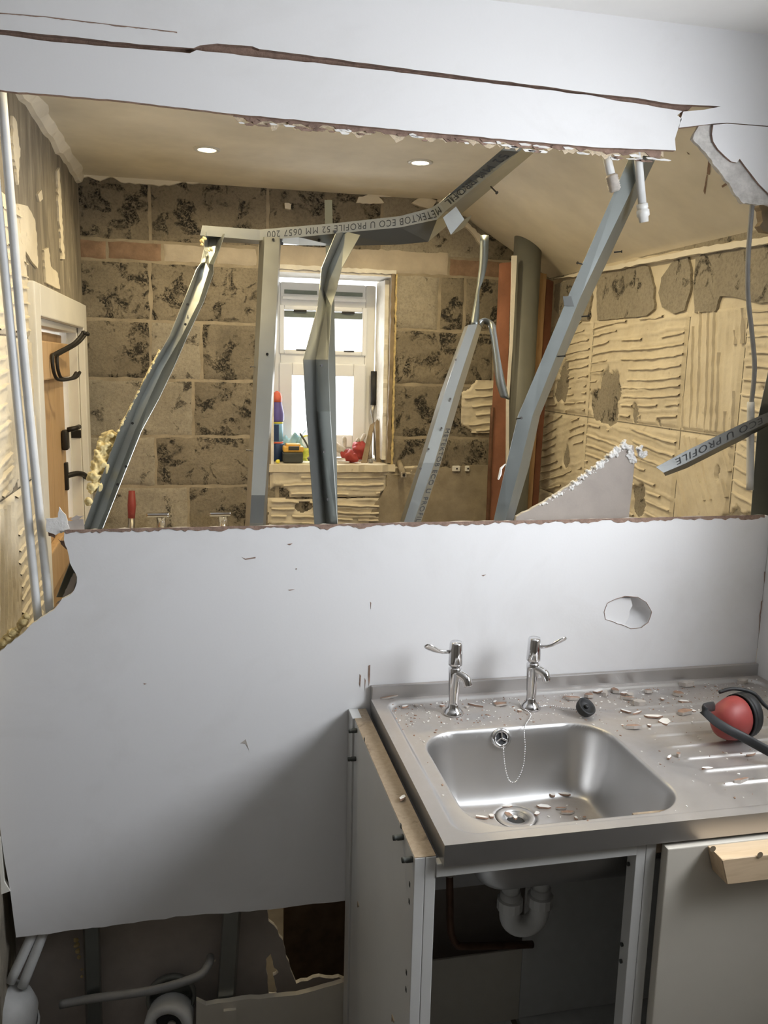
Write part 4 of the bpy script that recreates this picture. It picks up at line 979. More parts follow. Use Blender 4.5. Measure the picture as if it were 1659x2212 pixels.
b = BM(); lathe(b, [(0.004, -0.008), (0.008, -0.004), (0.008, 0.006), (0.005, 0.008)], (sill(600, 1.70), 1.70, ZS+0.008), (1, -0.4, 0.1), 12); tag(obj('ear_plug', b, 'yellow', None, True), 'small yellow foam ear plug at the front of the sill', 'ear plug')
# pair of red palmed grey work gloves
def glove(label, palm, cuff, fingers, matA='red_rubber', matB='chip_grey'):
    o = thing('work_glove', label, 'glove', 'work gloves on the sill')
    b = BM(); lump_pts = palm
    for c0, r_ in lump_pts:
        g = bmesh.ops.create_icosphere(b, subdivisions=3, radius=r_, matrix=Matrix.Translation(Vector(c0)))['verts']
        for v in g: v.co += (v.co-Vector(c0))*0.35*noise.noise(v.co*60)
    obj('palm', b, matA, o, True)
    b = BM(); tube(b, smoothpath(cuff[0], 4), cuff[1], 14); obj('cuff', b, matB, o, True)
    for pts, r_ in fingers:
        b = BM(); tube(b, smoothpath(pts, 4), [r_]*(len(smoothpath(pts, 4))-2)+[r_*0.8, r_*0.4], 10); obj('finger', b, matB if r_ > 0.0085 else matA, o, True)
gx = sill(745, 1.74); 
glove('red palmed grey work glove lying along the sill', [((gx+0.02, 1.735, ZS+0.028), 0.027), ((gx+0.035, 1.72, ZS+0.020), 0.02), ((gx+0.005, 1.745, ZS+0.036), 0.022)],
      ([(gx-0.065, 1.80, ZS+0.085), (gx-0.03, 1.77, ZS+0.062), (gx, 1.75, ZS+0.042)], 0.017), [([(gx+0.0, 1.77, ZS+0.04), (gx+0.004, 1.785, ZS+0.08), (gx+0.004, 1.79, ZS+0.105)], 0.010)])
gx = sill(778, 1.80)
glove('red palmed grey work glove propped upright on the sill behind the wooden scrapers', [((gx, 1.80, ZS+0.045), 0.036), ((gx+0.01, 1.80, ZS+0.03), 0.03), ((gx-0.005, 1.80, ZS+0.062), 0.026)],
      ([(gx+0.03, 1.82, ZS+0.03), (gx+0.05, 1.82, ZS+0.035)], 0.028), [([(gx+0.0, 1.80, ZS+0.08), (gx+0.012, 1.805, ZS+0.10), (gx+0.022, 1.81, ZS+0.115)], 0.009), ([(gx-0.015, 1.80, ZS+0.08), (gx-0.008, 1.80, ZS+0.098)], 0.009)])
o = thing('paint_roller_sleeve', 'pale rolled sleeve lying on the sill behind the kinked stud', 'roller')
x = sill(712, 1.83); b = BM(); tube(b, [(x-0.05, 1.84, ZS+0.034), (x+0.02, 1.835, ZS+0.034)], 0.032, 20, cap=False); obj('sleeve', b, 'chip_grey', o, True, 0.006)
b = BM(); tube(b, [(x-0.045, 1.84, ZS+0.034), (x+0.017, 1.835, ZS+0.034)], 0.02, 14); obj('core', b, 'old_wood', o, True)
o = thing('bolster_chisel', 'long chisel with a black handle leaning in the window reveal', 'chisel')
b = BM(); tube(b, [PY(806, 875, 1.86), PY(808, 802, 1.87)], [0.012, 0.0145], 12); obj('handle', b, 'black_rubber', o, True)
b = BM(); tube(b, [PY(806, 872, 1.86), PY(804, 890, 1.855), PY(806, 908, 1.85), Vector((PY(812, 990, 1.83).x, 1.83, ZS))], [0.011, 0.009, 0.004, 0.004], 10); obj('blade', b, 'steel_blade', o, True)
o = thing('wooden_scraper', 'worn flat wooden scraper leaning diagonally against the reveal', 'scraper')
b = BM(); slab(b, [PY(780, 1000, 1.72), PY(792, 1000, 1.72), PY(809, 912, 1.79), PY(799, 918, 1.79)], (0.004, 0.008, 0)); obj('scraper_body', b, 'old_wood', o)
o = thing('wooden_offcut', 'upright grimy wooden offcut in the corner of the window reveal', 'offcut')
b = BM(); slab(b, [PY(813, 1001, 1.75), PY(824, 1001, 1.75), PY(822, 915, 1.78), PY(815, 905, 1.78), PY(811, 912, 1.78)], (0.003, 0.02, 0)); obj('offcut_body', b, 'old_wood', o)
b = BM(); lathe(b, [(0.009, 0), (0.010, 0.004), (0.007, 0.012), (0.004, 0.016)], (sill(801, 1.72), 1.72, ZS), seg=10); tag(obj('grey_stopper', b, 'cable_grey', None, True), 'small grey stopper on the sill between the scraper and the offcut', 'stopper')
b = BM(); box(b, (sill(742, 1.70), 1.70, ZS+0.005), (0.05, 0.014, 0.008), Matrix.Rotation(R(-18), 3, 'Z'), 0.002); tag(obj('wood_splinter', b, 'chip_grey'), 'pale wood splinter on the front edge of the sill', 'splinter')

# ---- waste fittings in the gap under the board
o = thing('waste_bend', 'white plastic waste bend with twin flush pipes in the gap under the board', 'pipe')
for a_, c_ in (((84, 1985), (22, 2122)), ((104, 1985), (48, 2132))):
    b = BM(); tube(b, smoothpath([PY(a_[0], a_[1], 0.03)+Vector((0.02, 0.01, 0.08)), PY(*a_, 0.03), PY(*c_, 0.0)], 4), 0.011, 12); obj('flush_pipe', b, 'pipe_white', o, True)
b = BM(); c0 = PY(15, 2190, 0.0); lathe(b, [(0.02, 0.06), (0.045, 0.05), (0.062, 0.02), (0.066, -0.03), (0.062, -0.08)], c0, (0.25, -0.1, 1), 28); obj('bend_body', b, 'pipe_white', o, True)
b = BM(); lathe(b, [(0.068, -0.035), (0.072, -0.03), (0.072, -0.02), (0.068, -0.015)], c0, (0.25, -0.1, 1), 28, cap=False); obj('bend_collar', b, 'pipe_white', o, True, 0.002)
o = thing('soil_connector', 'round white soil connector with a dark bore in the gap', 'pipe')
c0 = PY(367, 2200, 0.045); ax = Vector((-0.12, -1, 0.12))
b = BM(); lathe(b, [(0.052, -0.04), (0.055, 0.0), (0.055, 0.03), (0.048, 0.036), (0.034, 0.034), (0.032, 0.0), (0.030, -0.03)], c0, ax, 32, cap=False); obj('connector_ring', b, 'pipe_white', o, True, 0.001)
b = BM(); lathe(b, [(0.031, 0.0), (0.031, 0.004)], c0, ax, 28); obj('connector_bore', b, 'black_rubber', o)
b = BM(); lathe(b, [(0.010, 0.0), (0.010, 0.012)], c0+Vector((0.005, 0, -0.012)), ax, 16); obj('spigot', b, 'chip_grey', o)
b = BM(); c1 = PY(370, 2150, 0.066); lathe(b, [(0.058, 0.0), (0.058, 0.012), (0.050, 0.014), (0.050, 0.0)], c1, (0, -1, 0.05), 32); obj('hole_ring', b, 'grey_plastic', o, True)  # dark ring stands for the shaded hole in the board behind
pipe('overflow_pipe', [PY(130, 2170, 0.03), PY(200, 2157, 0.02), PY(330, 2139, 0.002), PY(425, 2110, 0.01), PY(450, 2084, 0.03), PY(454, 2068, 0.07)], 0.0095, 'cable_grey', 'dull grey overflow pipe crossing in front of the round connector')

# ================================================================== KITCHEN THINGS
# ---- stainless sink: pressed top with bowl and ribbed drainer
def rr_sdf(x, y, x0, x1, y0, y1, r):
    cx, cy = (x0+x1)/2, (y0+y1)/2; qx = abs(x-cx)-(x1-x0)/2+r; qy = abs(y-cy)-(y1-y0)/2+r
    return -(min(max(qx, qy), 0)+math.hypot(max(qx, 0), max(qy, 0))-r)     # >0 inside
def sst(a, c, v):
    k = min(1, max(0, (v-a)/(c-a))); return k*k*(3-2*k)
BX0, BX1, BY0, BY1 = 0.062, 0.470, -0.556, -0.182
DR = PZ(1115, 1755, 0.757)
ribs = [-0.135, -0.180, -0.227, -0.277, -0.330, -0.382, -0.434, -0.486]
def sink_z(x, y):
    z = ZW
    d = rr_sdf(x, y, 0.026, 0.978, -0.578, -0.022, 0.045)
    z -= 0.008*sst(0.0, 0.012, d)
    for i, ry in enumerate(ribs):
        xa = 0.535+0.012*i*0.4
        if x > xa-0.01:
            z += 0.0048*math.exp(-((y-ry)/0.0048)**2)*sst(xa-0.008, xa+0.008, x)*(1-sst(0.935, 0.95, x))
    d = rr_sdf(x, y, BX0, BX1, BY0, BY1, 0.085)
    if d > 0:
        k = min(1, d/0.052)
        z -= 0.150*(1-(1-k)**2.1)*sst(-0.002, 0.014, d)
        q = math.hypot(x-DR.x, y-DR.y)
        z -= 0.004*(1-sst(0.03, 0.16, q))+0.004*(1-sst(0.040, 0.046, q))
        if q < 0.022: z -= 0.010*(1-sst(0.016, 0.022, q))
    return z
sk = thing('sink', 'dusty stainless steel sink with bowl and ribbed drainer on the cabinets', 'sink')
b = BM(); nx, ny = 330, 196; V = []
for j in range(ny+1):
    y = -0.600+0.588*j/ny
    V.append([b.verts.new((i/nx, y, sink_z(i/nx, y))) for i in range(nx+1)])
for j in range(ny):
    for i in range(nx): b.faces.new((V[j][i], V[j][i+1], V[j+1][i+1], V[j+1][i]))
obj('sink_top', b, 'stainless', sk, True)
b = BM(); loft(b, [[Vector((0, -0.012, 0.873)), Vector((-0.001, -0.601, 0.873)), Vector((1.0, -0.601, 0.873))], [Vector((0, -0.012, ZW)), Vector((-0.0005, -0.6005, ZW)), Vector((1.0, -0.6005, ZW))]])
obj('front_apron', b, 'stainless', sk, False, 0.0012)
b = BM(); boxr(b, (0.0, -0.013, ZW-0.03), (XK, -0.0015, 0.9405), 0.002); obj('upstand', b, 'stainless', sk)
b = BM(); lathe(b, [(0.0215, -0.012), (0.022, 0.001), (0.040, 0.0015), (0.042, 0.003), (0.036, 0.0035), (0.024, 0.002)], (DR.x, DR.y, sink_z(DR.x+0.035, DR.y)), (0, 0, 1), 32, cap=False); obj('waste_ring', b, 'stainless', sk, True, 0.0008)
b = BM(); lathe(b, [(0.021, 0), (0.021, 0.001)], (DR.x, DR.y, 0.737), (0, 0, 1), 24); obj('waste_bore', b, 'black_rubber', sk)
# overflow rose on the back wall of the bowl
oc = PY(1083, 1595, BY1-0.010); oc.y = BY1-0.009
n_ = Vector((0, -0.93, 0.36))
b = BM(); lathe(b, [(0.021, -0.006), (0.021, 0.002), (0.018, 0.005), (0.013, 0.004), (0.0125, 0.001)], oc, n_, 28, cap=False); ov = obj('overflow_rose', b, 'chrome', sk, True, 0.001)
b = BM(); lathe(b, [(0.0135, 0.0), (0.0135, 0.0015)], oc, n_, 24); obj('overflow_bore', b, 'black_rubber', sk)
for a in (90, 210, 330):
    d_ = Vector((math.cos(R(a)), 0.36*math.sin(R(a)), 0.93*math.sin(R(a))))*0.013
    b = BM(); tube(b, [oc+n_*0.004, oc+n_*0.004+d_], 0.0022, 8); obj('overflow_spoke', b, 'chrome', sk)
# ---- two lever taps
def pillar_tap(px, py, side, label):
    o = thing('sink_tap', label, 'tap', 'lever taps on the sink')
    p0 = PZ(px, py, 0.9025); x, y, z = p0
    b = BM(); lathe(b, [(0.0225, 0), (0.023, 0.003), (0.017, 0.010), (0.012, 0.016), (0.0108, 0.03), (0.0122, 0.06), (0.0142, 0.095), (0.0145, 0.104), (0.011, 0.110)], p0, seg=28); obj('tap_pillar', b, 'chrome', o, True)
    sp = Vector((0.62, -0.78, 0)).normalized()
    b = BM(); a0 = Vector((x, y, z+0.085))
    tube(b, smoothpath([a0+Vector((0, 0, 0.012)), a0+sp*0.014+Vector((0, 0, 0.010)), a0+sp*0.030+Vector((0, 0, 0.004)), a0+sp*0.036+Vector((0, 0, -0.012))], 5), 0.0098, 16); obj('tap_spout', b, 'chrome', o, True)
    b = BM(); lathe(b, [(0.0085, 0.106), (0.0085, 0.112), (0.0152, 0.113), (0.0156, 0.118), (0.0142, 0.160), (0.0125, 0.165), (0.004, 0.166)], p0, seg=28); hd = obj('tap_head', b, 'chrome', o, True)
    # lever: narrow neck that opens into a paddle and lifts at the tip
    t0 = Vector((x+side*0.012, y, z+0.143)); rows = []
    for s_, w_, th_, dz in ((0, 0.0070, 0.0050, 0), (0.018, 0.0070, 0.0046, 0.001), (0.030, 0.0085, 0.0044, 0.004), (0.040, 0.0135, 0.0044, 0.009), (0.050, 0.0155, 0.0044, 0.014), (0.058, 0.0125, 0.004, 0.017), (0.063, 0.004, 0.002, 0.018)):
        c0 = t0+Vector((side*s_*0.97, -0.10*s_, dz))
        rows.append([c0+Vector((-side*0.3*th_*math.sin(a), th_*math.sin(a)*0.6-w_*0.55*math.cos(a), th_*math.sin(a)*0.5+w_*0.62*math.cos(a))) for a in [2*math.pi*k/10 for k in range(10)]])
    b = BM(); VV = [[b.verts.new(p) for p in r_] for r_ in rows]
    for a_, c_ in zip(VV, VV[1:]):
        for i in range(10): b.faces.new((a_[i], a_[(i+1) % 10], c_[(i+1) % 10], c_[i]))
    b.faces.new(VV[0]); b.faces.new(VV[-1]); obj('lever', b, 'chrome', hd, True)
    return p0
tp1 = pillar_tap(979, 1541, -1, 'chrome tap with its lever turned away from the drainer')
tp2 = pillar_tap(1146, 1529, 1, 'chrome tap with its lever turned towards the drainer')
# ---- bead chains and plug
def beads_on(name, pts, label, r=0.0017, gap=0.0048, parent=None):
    P = smoothpath(pts, 10); b = BM(); acc = 0
    for a_, c_ in zip(P, P[1:]):
        L = (c_-a_).length; s_ = -acc
        while s_+gap <= L:
            s_ += gap; bmesh.ops.create_icosphere(b, subdivisions=1, radius=r, matrix=Matrix.Translation(a_.lerp(c_, s_/L)))
        acc = L-s_
    tube(b, P, r*0.3, 4)
    o = obj(name, b, 'chrome', parent, True)
    return o
tag(beads_on('bead_chain', [tp2+Vector((-0.022, -0.015, 0.006)), tp2+Vector((-0.018, -0.045, 0.003)), PZ(1133, 1572, 0.902), PY(1134, 1615, BY1-0.035), PY(1130, 1655, BY1-0.050), PY(1118, 1683, BY1-0.058), PY(1108, 1690, BY1-0.060), PY(1098, 1682, BY1-0.056), PY(1090, 1650, BY1-0.044), PY(1087, 1612, BY1-0.026), oc+n_*0.006+Vector((0, 0, -0.018))], ''),
    'steel bead chain looped down into the sink bowl to the overflow', 'chain')
tag(beads_on('bead_chain', [tp2+Vector((0.018, -0.006, 0.004)), PZ(1190, 1524, 0.907), PZ(1215, 1529, 0.907), PZ(1248, 1533, 0.912)], ''), 'steel bead chain lying on the sink between tap and plug', 'chain')
o = thing('sink_plug', 'black plastic sink plug lying on its side by the tap', 'plug')
pc = PZ(1264, 1529, 0.905+0.017); ax = Vector((0.30, -0.55, 0.78)).normalized()
b = BM(); lathe(b, [(0.0175, -0.010), (0.0205, -0.004), (0.0215, 0.004), (0.0215, 0.008), (0.0175, 0.008), (0.016, 0.002), (0.006, 0.002)], pc, ax, 28); obj('plug_body', b, 'black_rubber', o, True)
b = BM(); lathe(b, [(0.005, 0.002), (0.005, 0.008), (0.003, 0.009)], pc, ax, 14); obj('plug_boss', b, 'black_rubber', o, True)

# ---- cabinets
cab = thing('base_cabinet', 'white sink base cabinet with its door missing, standing under the sink bowl', 'cabinet')
def cpart(name, mat, lo, hi, parent, bev=0.0012): return part(name, mat, lo, hi, parent, bev)
cpart('side_panel', 'melamine', (-0.046, -0.588, 0.0), (-0.0285, -0.055, 0.884), cab)
cpart('side_panel', 'melamine', (-0.028, -0.588, 0.0), (-0.010, -0.03, 0.884), cab)
cpart('scribe_post', 'melamine', (-0.050, -0.052, 0.0), (-0.029, -0.001, 0.886), cab)
b = BM(); boxr(b, (-0.0455, -0.587, 0.884), (-0.0105, -0.003, 0.8855)); obj('raw_top_edge', b, 'chipboard', cab)
cpart('front_stile', 'melamine', (0.343, -0.588, 0.0), (0.3605, -0.560, 0.871), cab)
cpart('base_panel', 'melamine', (-0.0095, -0.588, 0.05), (0.3605, -0.03, 0.067), cab)
cpart('front_rail', 'melamine', (-0.0095, -0.590, 0.848), (0.3425, -0.572, 0.8715), cab)
b = BM(); boxr(b, (-0.0095, -0.060, 0.068), (0.380, -0.055, PY(1140, 2045, -0.055).z)); obj('back_panel', b, 'cream_door', cab)
for (px, py, y) in ((764, 1578, -0.030), (762, 1639, -0.040), (864, 1808, -0.47), (884, 1856, -0.556)):
    c0 = PX(px+6, py, -0.047); b = BM(); lathe(b, [(0.0048, 0), (0.0052, 0.004), (0.0052, 0.010), (0.0042, 0.0125), (0.0048, 0.014), (0.0045, 0.018)], c0+Vector((0.001, 0, 0)), (-1, 0, 0), 12); obj('cam_dowel', b, 'tool_dark', cab, True)
for (px, py) in ((772, 1953), (847, 2200)):
    c0 = PX(px+2, py, -0.0465); b = BM(); box(b, c0, (0.002, 0.016, 0.003)); box(b, c0+Vector((0, 0.006, -0.006)), (0.002, 0.003, 0.010)); obj('glue_mark', b, 'edge_tan', cab)
for (px, py) in ((787, 1597), (866, 1784), (885, 1910), (884, 1947), (878, 2100), (877, 2137)):
    c0 = PX(px, py, -0.0462); b = BM(); box(b, c0, (0.0012, 0.006, 0.008)); obj('screw_hole', b, 'tool_dark', cab)
for (px, py) in ((1363, 1866), (1350, 1842), (1349, 2040), (1347, 2076)):
    c0 = PX(px-4, py, 0.3425); b = BM(); lathe(b, [(0.0035, 0), (0.004, 0.003)], c0, (-1, 0, 0), 10); obj('screw_hole', b, 'tool_dark', cab)
cab2 = thing('base_cabinet', 'cream doored base cabinet standing under the drainer', 'cabinet')
cpart('front_stile', 'melamine', (0.3615, -0.588, 0.0), (0.380, -0.560, 0.871), cab2)
cpart('side_panel', 'melamine', (0.968, -0.586, 0.0), (0.986, -0.03, 0.871), cab2)
cpart('base_panel', 'melamine', (0.381, -0.586, 0.05), (0.967, -0.03, 0.068), cab2)
cpart('back_panel', 'melamine', (0.381, -0.060, 0.07), (0.967, -0.052, 0.46), cab2)
cpart('top_rail', 'chipboard', (0.381, -0.586, 0.845), (0.967, -0.50, 0.8715), cab2)
dr_ = cpart('cabinet_door', 'cream_door', (0.388, -0.609, 0.06), (0.984, -0.590, 0.866), cab2, 0.002)
o = thing('timber_batten', 'planed pine batten screwed across the top of the cream cabinet door', 'batten')
bp = [(0.461, 0.8655), (0.476, 0.818), (0.97, 0.818), (0.97, 0.8655)]
b = BM(); slab(b, [(x, -0.652, z) for x, z in bp], (0, 0.042, 0)); bmesh.ops.bevel(b, geom=b.edges[:], offset=0.0012, segments=1, affect='EDGES'); bt = obj('batten_body', b, 'pine_batten', o)
for (px, py) in ((1539, 1833), (1641, 1846)): 
    c0 = PY(px, py, -0.652); b = BM(); lathe(b, [(0.0045, 0.0), (0.0055, 0.0012), (0.002, 0.0012)], c0, (0, -1, 0), 12); obj('screw_head', b, 'old_wood', o)

# ---- trap and pipework under the bowl
o = thing('bottle_trap', 'white plastic trap bend hanging under the sink bowl', 'trap')
yT = DR.y+0.01
cL, cR = PY(1103, 1925, yT), PY(1168, 1925, yT); cR.z = cL.z; rad = (cR.x-cL.x)/2; mid = (cL+cR)/2; zb = PY(1135, 1975, yT).z
b = BM(); lathe(b, [(0.019, 0), (0.019, 0.733-cL.z)], cL, seg=24); obj('trap_inlet', b, 'white_plastic', o, True)
b = BM(); lathe(b, [(0.019, 0), (0.019, 0.10)], cR, seg=24); obj('trap_outlet', b, 'white_plastic', o, True)
b = BM(); P = [cL+Vector((0, 0, 0.0)), Vector((cL.x, yT, zb+0.012))]+[Vector((mid.x-rad*math.cos(a), yT, zb+0.005-rad*0.95*math.sin(a))) for a in [math.pi*k/14 for k in range(15)]]+[Vector((cR.x, yT, zb+0.012)), cR]
tube(b, P, 0.0215, 24); obj('trap_bend', b, 'white_plastic', o, True)
for c0 in (cL, cR):
    b = BM(); zt = PY(1103, 1950, yT).z; lathe(b, [(0.0215, -0.013), (0.0275, -0.012), (0.0275, 0.010), (0.0225, 0.012)], (c0.x, yT, zt), seg=14); obj('trap_nut', b, 'white_plastic', o, False)
b = BM(); tube(b, smoothpath([PY(971, 1868, -0.12), PY(972, 1950, -0.12), PY(974, 2010, -0.12), PY(985, 2038, -0.12), PY(1010, 2044, -0.12), PY(1150, 2040, -0.10)], 5), 0.0085, 12)
o = thing('copper_pipe', 'tarnished copper supply pipe at the side of the open cabinet', 'pipe'); obj('pipe_run', b, 'copper', o, True)
c0 = PY(971, 1880, -0.12); b = BM(); lathe(b, [(0.010, -0.012), (0.014, -0.010), (0.014, 0.010), (0.010, 0.012)], c0, seg=6); obj('compression_nut', b, 'chip_grey', o)

# ---- ear defenders on the drainer
ed = thing('ear_defenders', 'red and black ear defenders lying on the drainer', 'ear defenders')
def ear_cup(c0, axis, parent):
    ax = axis.normalized(); up_ = (Vector((0, 0, 1))-ax*ax.z).normalized(); sd2 = ax.cross(up_)
    def ring(prof, nm, mat, seg=32, cap=True):
        b = BM(); rr_ = []
        for r_, h_ in prof:
            rr_.append([b.verts.new(c0+ax*h_+up_*(r_*1.0*math.cos(a))+sd2*(r_*0.84*math.sin(a))) for a in [2*math.pi*k/seg for k in range(seg)]])
        for a_, d_ in zip(rr_, rr_[1:]):
            for k in range(seg): b.faces.new((a_[k], a_[(k+1) % seg], d_[(k+1) % seg], d_[k]))
        if cap: b.faces.new(rr_[0]); b.faces.new(rr_[-1])
        return obj(nm, b, mat, parent, True)
    ring([(0.044, 0.0), (0.046, 0.004), (0.0455, 0.016), (0.041, 0.036), (0.033, 0.052), (0.020, 0.062), (0.004, 0.065)], 'cup_shell', 'red_plastic')
    ring([(0.047, -0.002), (0.0485, 0.0), (0.0485, -0.010), (0.047, -0.012)], 'cup_flange', 'black_rubber')
    ring([(0.046, -0.011), (0.049, -0.016), (0.048, -0.030), (0.040, -0.038), (0.030, -0.035), (0.024, -0.022), (0.004, -0.020)], 'ear_cushion', 'black_rubber')
ec = PZ(1592, 1549, 0.955)
ear_cup(ec, Vector((-0.97, -0.36, 0.02)), ed)
ec2 = Vector((0.925, ec.y+0.015, 0.954)); ear_cup(ec2, Vector((0.94, 0.2, 0.02)), ed)
b = BM(); yb_ = ec.y-0.046
pb2 = [ec+Vector((-0.070, -0.018, 0.036)), PY(1520, 1532, yb_-0.012), PY(1540, 1554, yb_-0.012), PY(1570, 1574, yb_-0.016), PY(1610, 1595, yb_-0.03), PY(1659, 1622, yb_-0.06), PY(1715, 1650, yb_-0.09), Vector((0.80, ec.y-0.17, 0.918)), Vector((0.90, ec.y-0.15, 0.918)), Vector((0.965, ec.y-0.08, 0.925)), Vector((0.972, ec.y, 0.95))]
Pp = smoothpath(pb2, 6); rows = []
for i, p_ in enumerate(Pp):
    d_ = (Pp[min(i+1, len(Pp)-1)]-Pp[max(0, i-1)]).normalized(); u_ = Vector((0, 0.35, 1)); u_ = (u_-d_*u_.dot(d_)).normalized(); w_ = d_.cross(u_)
    rows.append([p_+u_*(0.0095*math.cos(a))+w_*(0.0035*math.sin(a)) for a in [2*math.pi*k/12 for k in range(12)]])
VV = [[b.verts.new(p_) for p_ in r_] for r_ in rows]
for a_, c_ in zip(VV, VV[1:]):
    for i in range(12): b.faces.new((a_[i], a_[(i+1) % 12], c_[(i+1) % 12], c_[i]))
b.faces.new(VV[0]); b.faces.new(VV[-1]); obj('headband', b, 'black_rubber', ed, True)
b = BM(); P = smoothpath([ec+Vector((-0.030, 0.025, 0.046)), ec+Vector((0.0, 0.02, 0.054)), ec+Vector((0.04, 0.01, 0.046)), ec+Vector((0.065, 0.0, 0.020)), ec+Vector((0.095, -0.02, 0.0)), ec+Vector((0.14, -0.05, -0.02))], 6)
tube(b, P, 0.004, 8); obj('wire_yoke', b, 'black_rubber', ed, True)

# ---- debris on the sink
def chip(px, py, zsurf, w_, h_, ang, mat, seed, th=0.004, tilt=0.12):
    rnd = random.Random(seed); n = rnd.randint(5, 7); pts = []
    for k in range(n):
        a = 2*math.pi*(k+rnd.uniform(-0.25, 0.25))/n; r_ = rnd.uniform(0.72, 1.08)
        pts.append((w_/2*r_*math.cos(a), h_/2*r_*math.sin(a)))
    pts = [(x*1.22, y*1.22) for x, y in pts]
    b = BM(); slab(b, [(x, y, 0) for x, y in pts], (0, 0, th), mi_side=1)
    c0 = PZ(px, py, zsurf)
    M = Matrix.Translation(c0) @ Matrix.Rotation(R(ang), 4, 'Z') @ Matrix.Rotation(rnd.uniform(-tilt, tilt), 4, 'X') @ Matrix.Rotation(rnd.uniform(-tilt, tilt), 4, 'Y')
    bmesh.ops.transform(b, matrix=M, verts=b.verts)
    top, side = {'w': ('chip_white', 'chip_brown'), 'b': ('chip_brown', 'chip_grey'), 'g': ('chip_grey', 'chip_grey')}[mat]
    return obj({'w': 'plaster_chip', 'b': 'brown_chip', 'g': 'gypsum_lump'}[mat], b, [top, side])
zd = 0.9035
drain_chips = [(1293, 1494, 26, 14, 20, 'w'), (1348, 1499, 22, 12, 30, 'w'), (1351, 1538, 26, 6, -50, 'w'), (1377, 1541, 30, 6, 30, 'w'), (1409, 1549, 36, 12, -20, 'w'), (1436, 1560, 36, 19, 40, 'w'), (1367, 1573, 30, 12, -15, 'b'),
               (1380, 1523, 30, 22, 0, 'g'), (1485, 1481, 36, 18, -10, 'g'), (1604, 1475, 34, 18, 10, 'g'), (1478, 1541, 34, 17, 15, 'b'), (1464, 1501, 24, 14, 0, 'b'), (1477, 1517, 26, 10, -20, 'w'), (1327, 1494, 17, 22, 5, 'b'),
               (1236, 1511, 36, 7, -8, 'b'), (1272, 1505, 24, 18, 30, 'b'), (1445, 1638, 18, 6, 40, 'w'), (1465, 1633, 9, 9, 0, 'b'), (1528, 1662, 20, 8, 0, 'w'), (1601, 1690, 30, 7, 5, 'b'), (1622, 1632, 24, 6, 15, 'w'),
               (1403, 1569, 6, 9, 30, 'w'), (1355, 1511, 34, 9, -25, 'b'), (1400, 1496, 18, 14, 10, 'b'), (1308, 1502, 20, 9, 50, 'g'), (1362, 1507, 16, 14, 0, 'g'), (1498, 1538, 10, 8, 0, 'w'), (1430, 1512, 10, 8, 30, 'w'), (1260, 1512, 20, 10, -40, 'w')]
dl = ['white plaster flake at the head of the debris behind the plug', 'white flake leaning against the square brown chip', 'thin white sliver beside the grey lump on the first rib', 'long thin white sliver next to the shorter sliver on the ribs',
      'thick white chip with a torn brown edge beside the largest flake', 'largest white plaster flake, lying on the ribs beside the ear defenders', 'brown chip with a pale edge below the two white slivers', 'rounded grey gypsum lump at the start of the first rib',
      'flat grey scrap of liner lying near the upstand behind the ear defenders', 'flat grey scrap of liner lying in the kitchen corner of the drainer', 'wide flat brown chip lying beside the red ear cup', 'small brown chip near the upstand behind the wide brown chip',
      'narrow white chip between the brown chips near the ear defenders', 'square brown chip standing out of the debris behind the plug', 'long brown splinter lying behind the bead chain', 'jagged brown chunk directly behind the black plug',
      'slim white chip beside a brown crumb on the middle ribs', 'brown crumb on the middle ribs of the drainer', 'white flake on the ribs in front of the ear defenders', 'brown splinter lying along one of the front ribs', 'white sliver under the black headband',
      'tiny white crumb between the largest flake and the brown chip', 'long brown splinter below the square brown chip', 'blocky brown chip above the rounded grey lump', 'narrow grey gypsum piece between plug and square brown chip', 'blocky grey gypsum piece beside the square brown chip',
      'small white crumb between wide brown chip and red ear cup', 'small white crumb above the largest white flake', 'white chip wedged against the brown chunk behind the plug']
for i, (x, y, w_, h_, a, m_) in enumerate(drain_chips):
    tag(chip(x, y, zd, w_/1000, h_/1000, a, m_, 200+i, 0.010 if m_ == 'g' else (0.007 if m_ == 'b' else 0.004)), dl[i], 'debris chip', 'chips on the drainer')
deck_chips = [(874, 1528, 18, 6, 30, 'w'), (899, 1526, 9, 9, 0, 'g'), (955, 1526, 10, 7, 0, 'w'), (1025, 1525, 34, 2.5, -35, 'w'), (1081, 1522, 26, 22, 10, 'b'), (1070, 1518, 12, 8, 50, 'w'), (1122, 1537, 9, 6, 0, 'w'), (1008, 1529, 8, 5, 0, 'g')]
dl = ['white flake in the dusty corner of the sink by the torn paint', 'small grey crumb between the corner flake and the first tap', 'small white block touching the first tap base', 'very thin pale splinter between the two taps', 'broad brown torn chip between the two taps',
      'white flake lying on the broad brown chip between the taps', 'small white flake under the chain at the second tap base', 'small grey crumb beside the thin splinter between the taps']
for i, (x, y, w_, h_, a, m_) in enumerate(deck_chips):
    tag(chip(x, y, zd-0.001, w_/1000, h_/1000, a, m_, 300+i), dl[i], 'debris chip', 'chips around the taps')
bowl_chips = [(1093, 1744, 22, 8, -20, 'w'), (1102, 1732, 15, 5, -50, 'w'), (1175, 1744, 26, 12, -15, 'w'), (1160, 1759, 14, 11, 40, 'w'), (1061, 1765, 11, 13, 0, 'w'), (1040, 1767, 24, 8, -25, 'w'), (1098, 1762, 12, 22, 25, 'b'), (1113, 1768, 8, 10, 0, 'w'),
              (1193, 1719, 11, 9, 20, 'w'), (1218, 1717, 30, 8, -25, 'w'), (1226, 1757, 30, 12, -5, 'b'), (989, 1753, 9, 10, 0, 'b'), (1210, 1748, 22, 5, -15, 'b'), (1244, 1769, 6, 9, 0, 'w'), (1262, 1768, 7, 5, 0, 'b')]
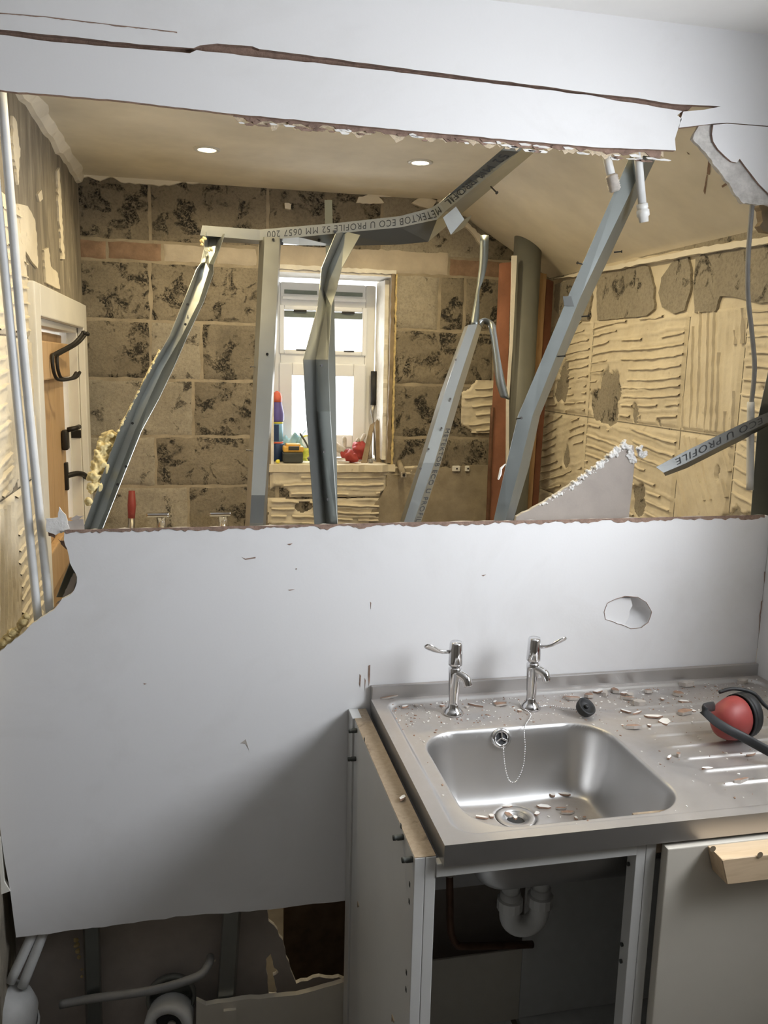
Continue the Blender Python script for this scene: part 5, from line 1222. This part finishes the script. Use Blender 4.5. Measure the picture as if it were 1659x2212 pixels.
dl = ['white chip at the back rim of the bowl drain', 'thin white sliver above the chip at the drain rim', 'large white chip beside the drain towards the drainer', 'white flake on the drain rim towards the drainer', 'upright white flake between drain and bowl side', 'white chip with a pink torn edge between drain and bowl corner',
      'brown chip stuck upright in the drain', 'white flake stuck inside the drain', 'small white square flake in the bowl near the long white stick', 'long white stick of plaster in the bowl', 'broad brown chip on the bowl floor away from the drain', 'brown crumb at the bowl corner under the dusty rim',
      'slim brown splinter behind the broad brown chip in the bowl', 'small white flake in front of the broad brown chip in the bowl', 'tiny brown crumb by the front of the bowl']
for i, (x, y, w_, h_, a, m_) in enumerate(bowl_chips):
    p_ = PZ(x, y, 0.757); zz = sink_z(p_.x, p_.y)
    if 6 <= i <= 7: zz += 0.008
    tag(chip(x, y, zz+0.001, w_/1000, h_/1000, a, m_, 400+i), dl[i], 'debris chip', 'chips in the bowl')
tag(chip(870, 1726, 0.888, 0.020, 0.008, 55, 'w', 500), 'white plaster flake on the raw chipboard edge of the cabinet', 'plaster chip')
tag(chip(842, 1507, 0.912, 0.05, 0.006, 4, 'b', 501), 'brown splinters along the upstand by the torn paint', 'debris chip')
# fine crumbs, too many to count
b = BM(); rnd = random.Random(77); b2 = BM()
for k in range(900):
    x = rnd.uniform(0.035, 0.97); y = rnd.uniform(-0.57, -0.03)
    if k % 3: y = -0.03-abs(rnd.gauss(0, 0.10)); x = x if y > -0.57 else 0.5
    if y < -0.58: continue
    d_ = rr_sdf(x, y, BX0, BX1, BY0, BY1, 0.085)
    if 0 < d_ < 0.06: continue
    r_ = rnd.choice((0.0008, 0.001, 0.0012, 0.0016, 0.0022))
    bm_ = b if rnd.random() < 0.5 else b2
    g = bmesh.ops.create_icosphere(bm_, subdivisions=1, radius=r_, matrix=Matrix.Translation((x, y, sink_z(x, y)+r_*0.3)) @ Matrix.Rotation(rnd.uniform(0, 3), 4, 'Z') @ Matrix.Diagonal((1.6, 0.9, 0.6, 1)))
for bm_, m_, l_ in ((b, 'chip_white', 'fine white plaster crumbs scattered over the sink'), (b2, 'chip_brown', 'fine brown paper crumbs scattered over the sink')):
    o = tag(obj('plaster_crumbs', bm_, m_), l_, 'dust'); o['kind'] = 'stuff'
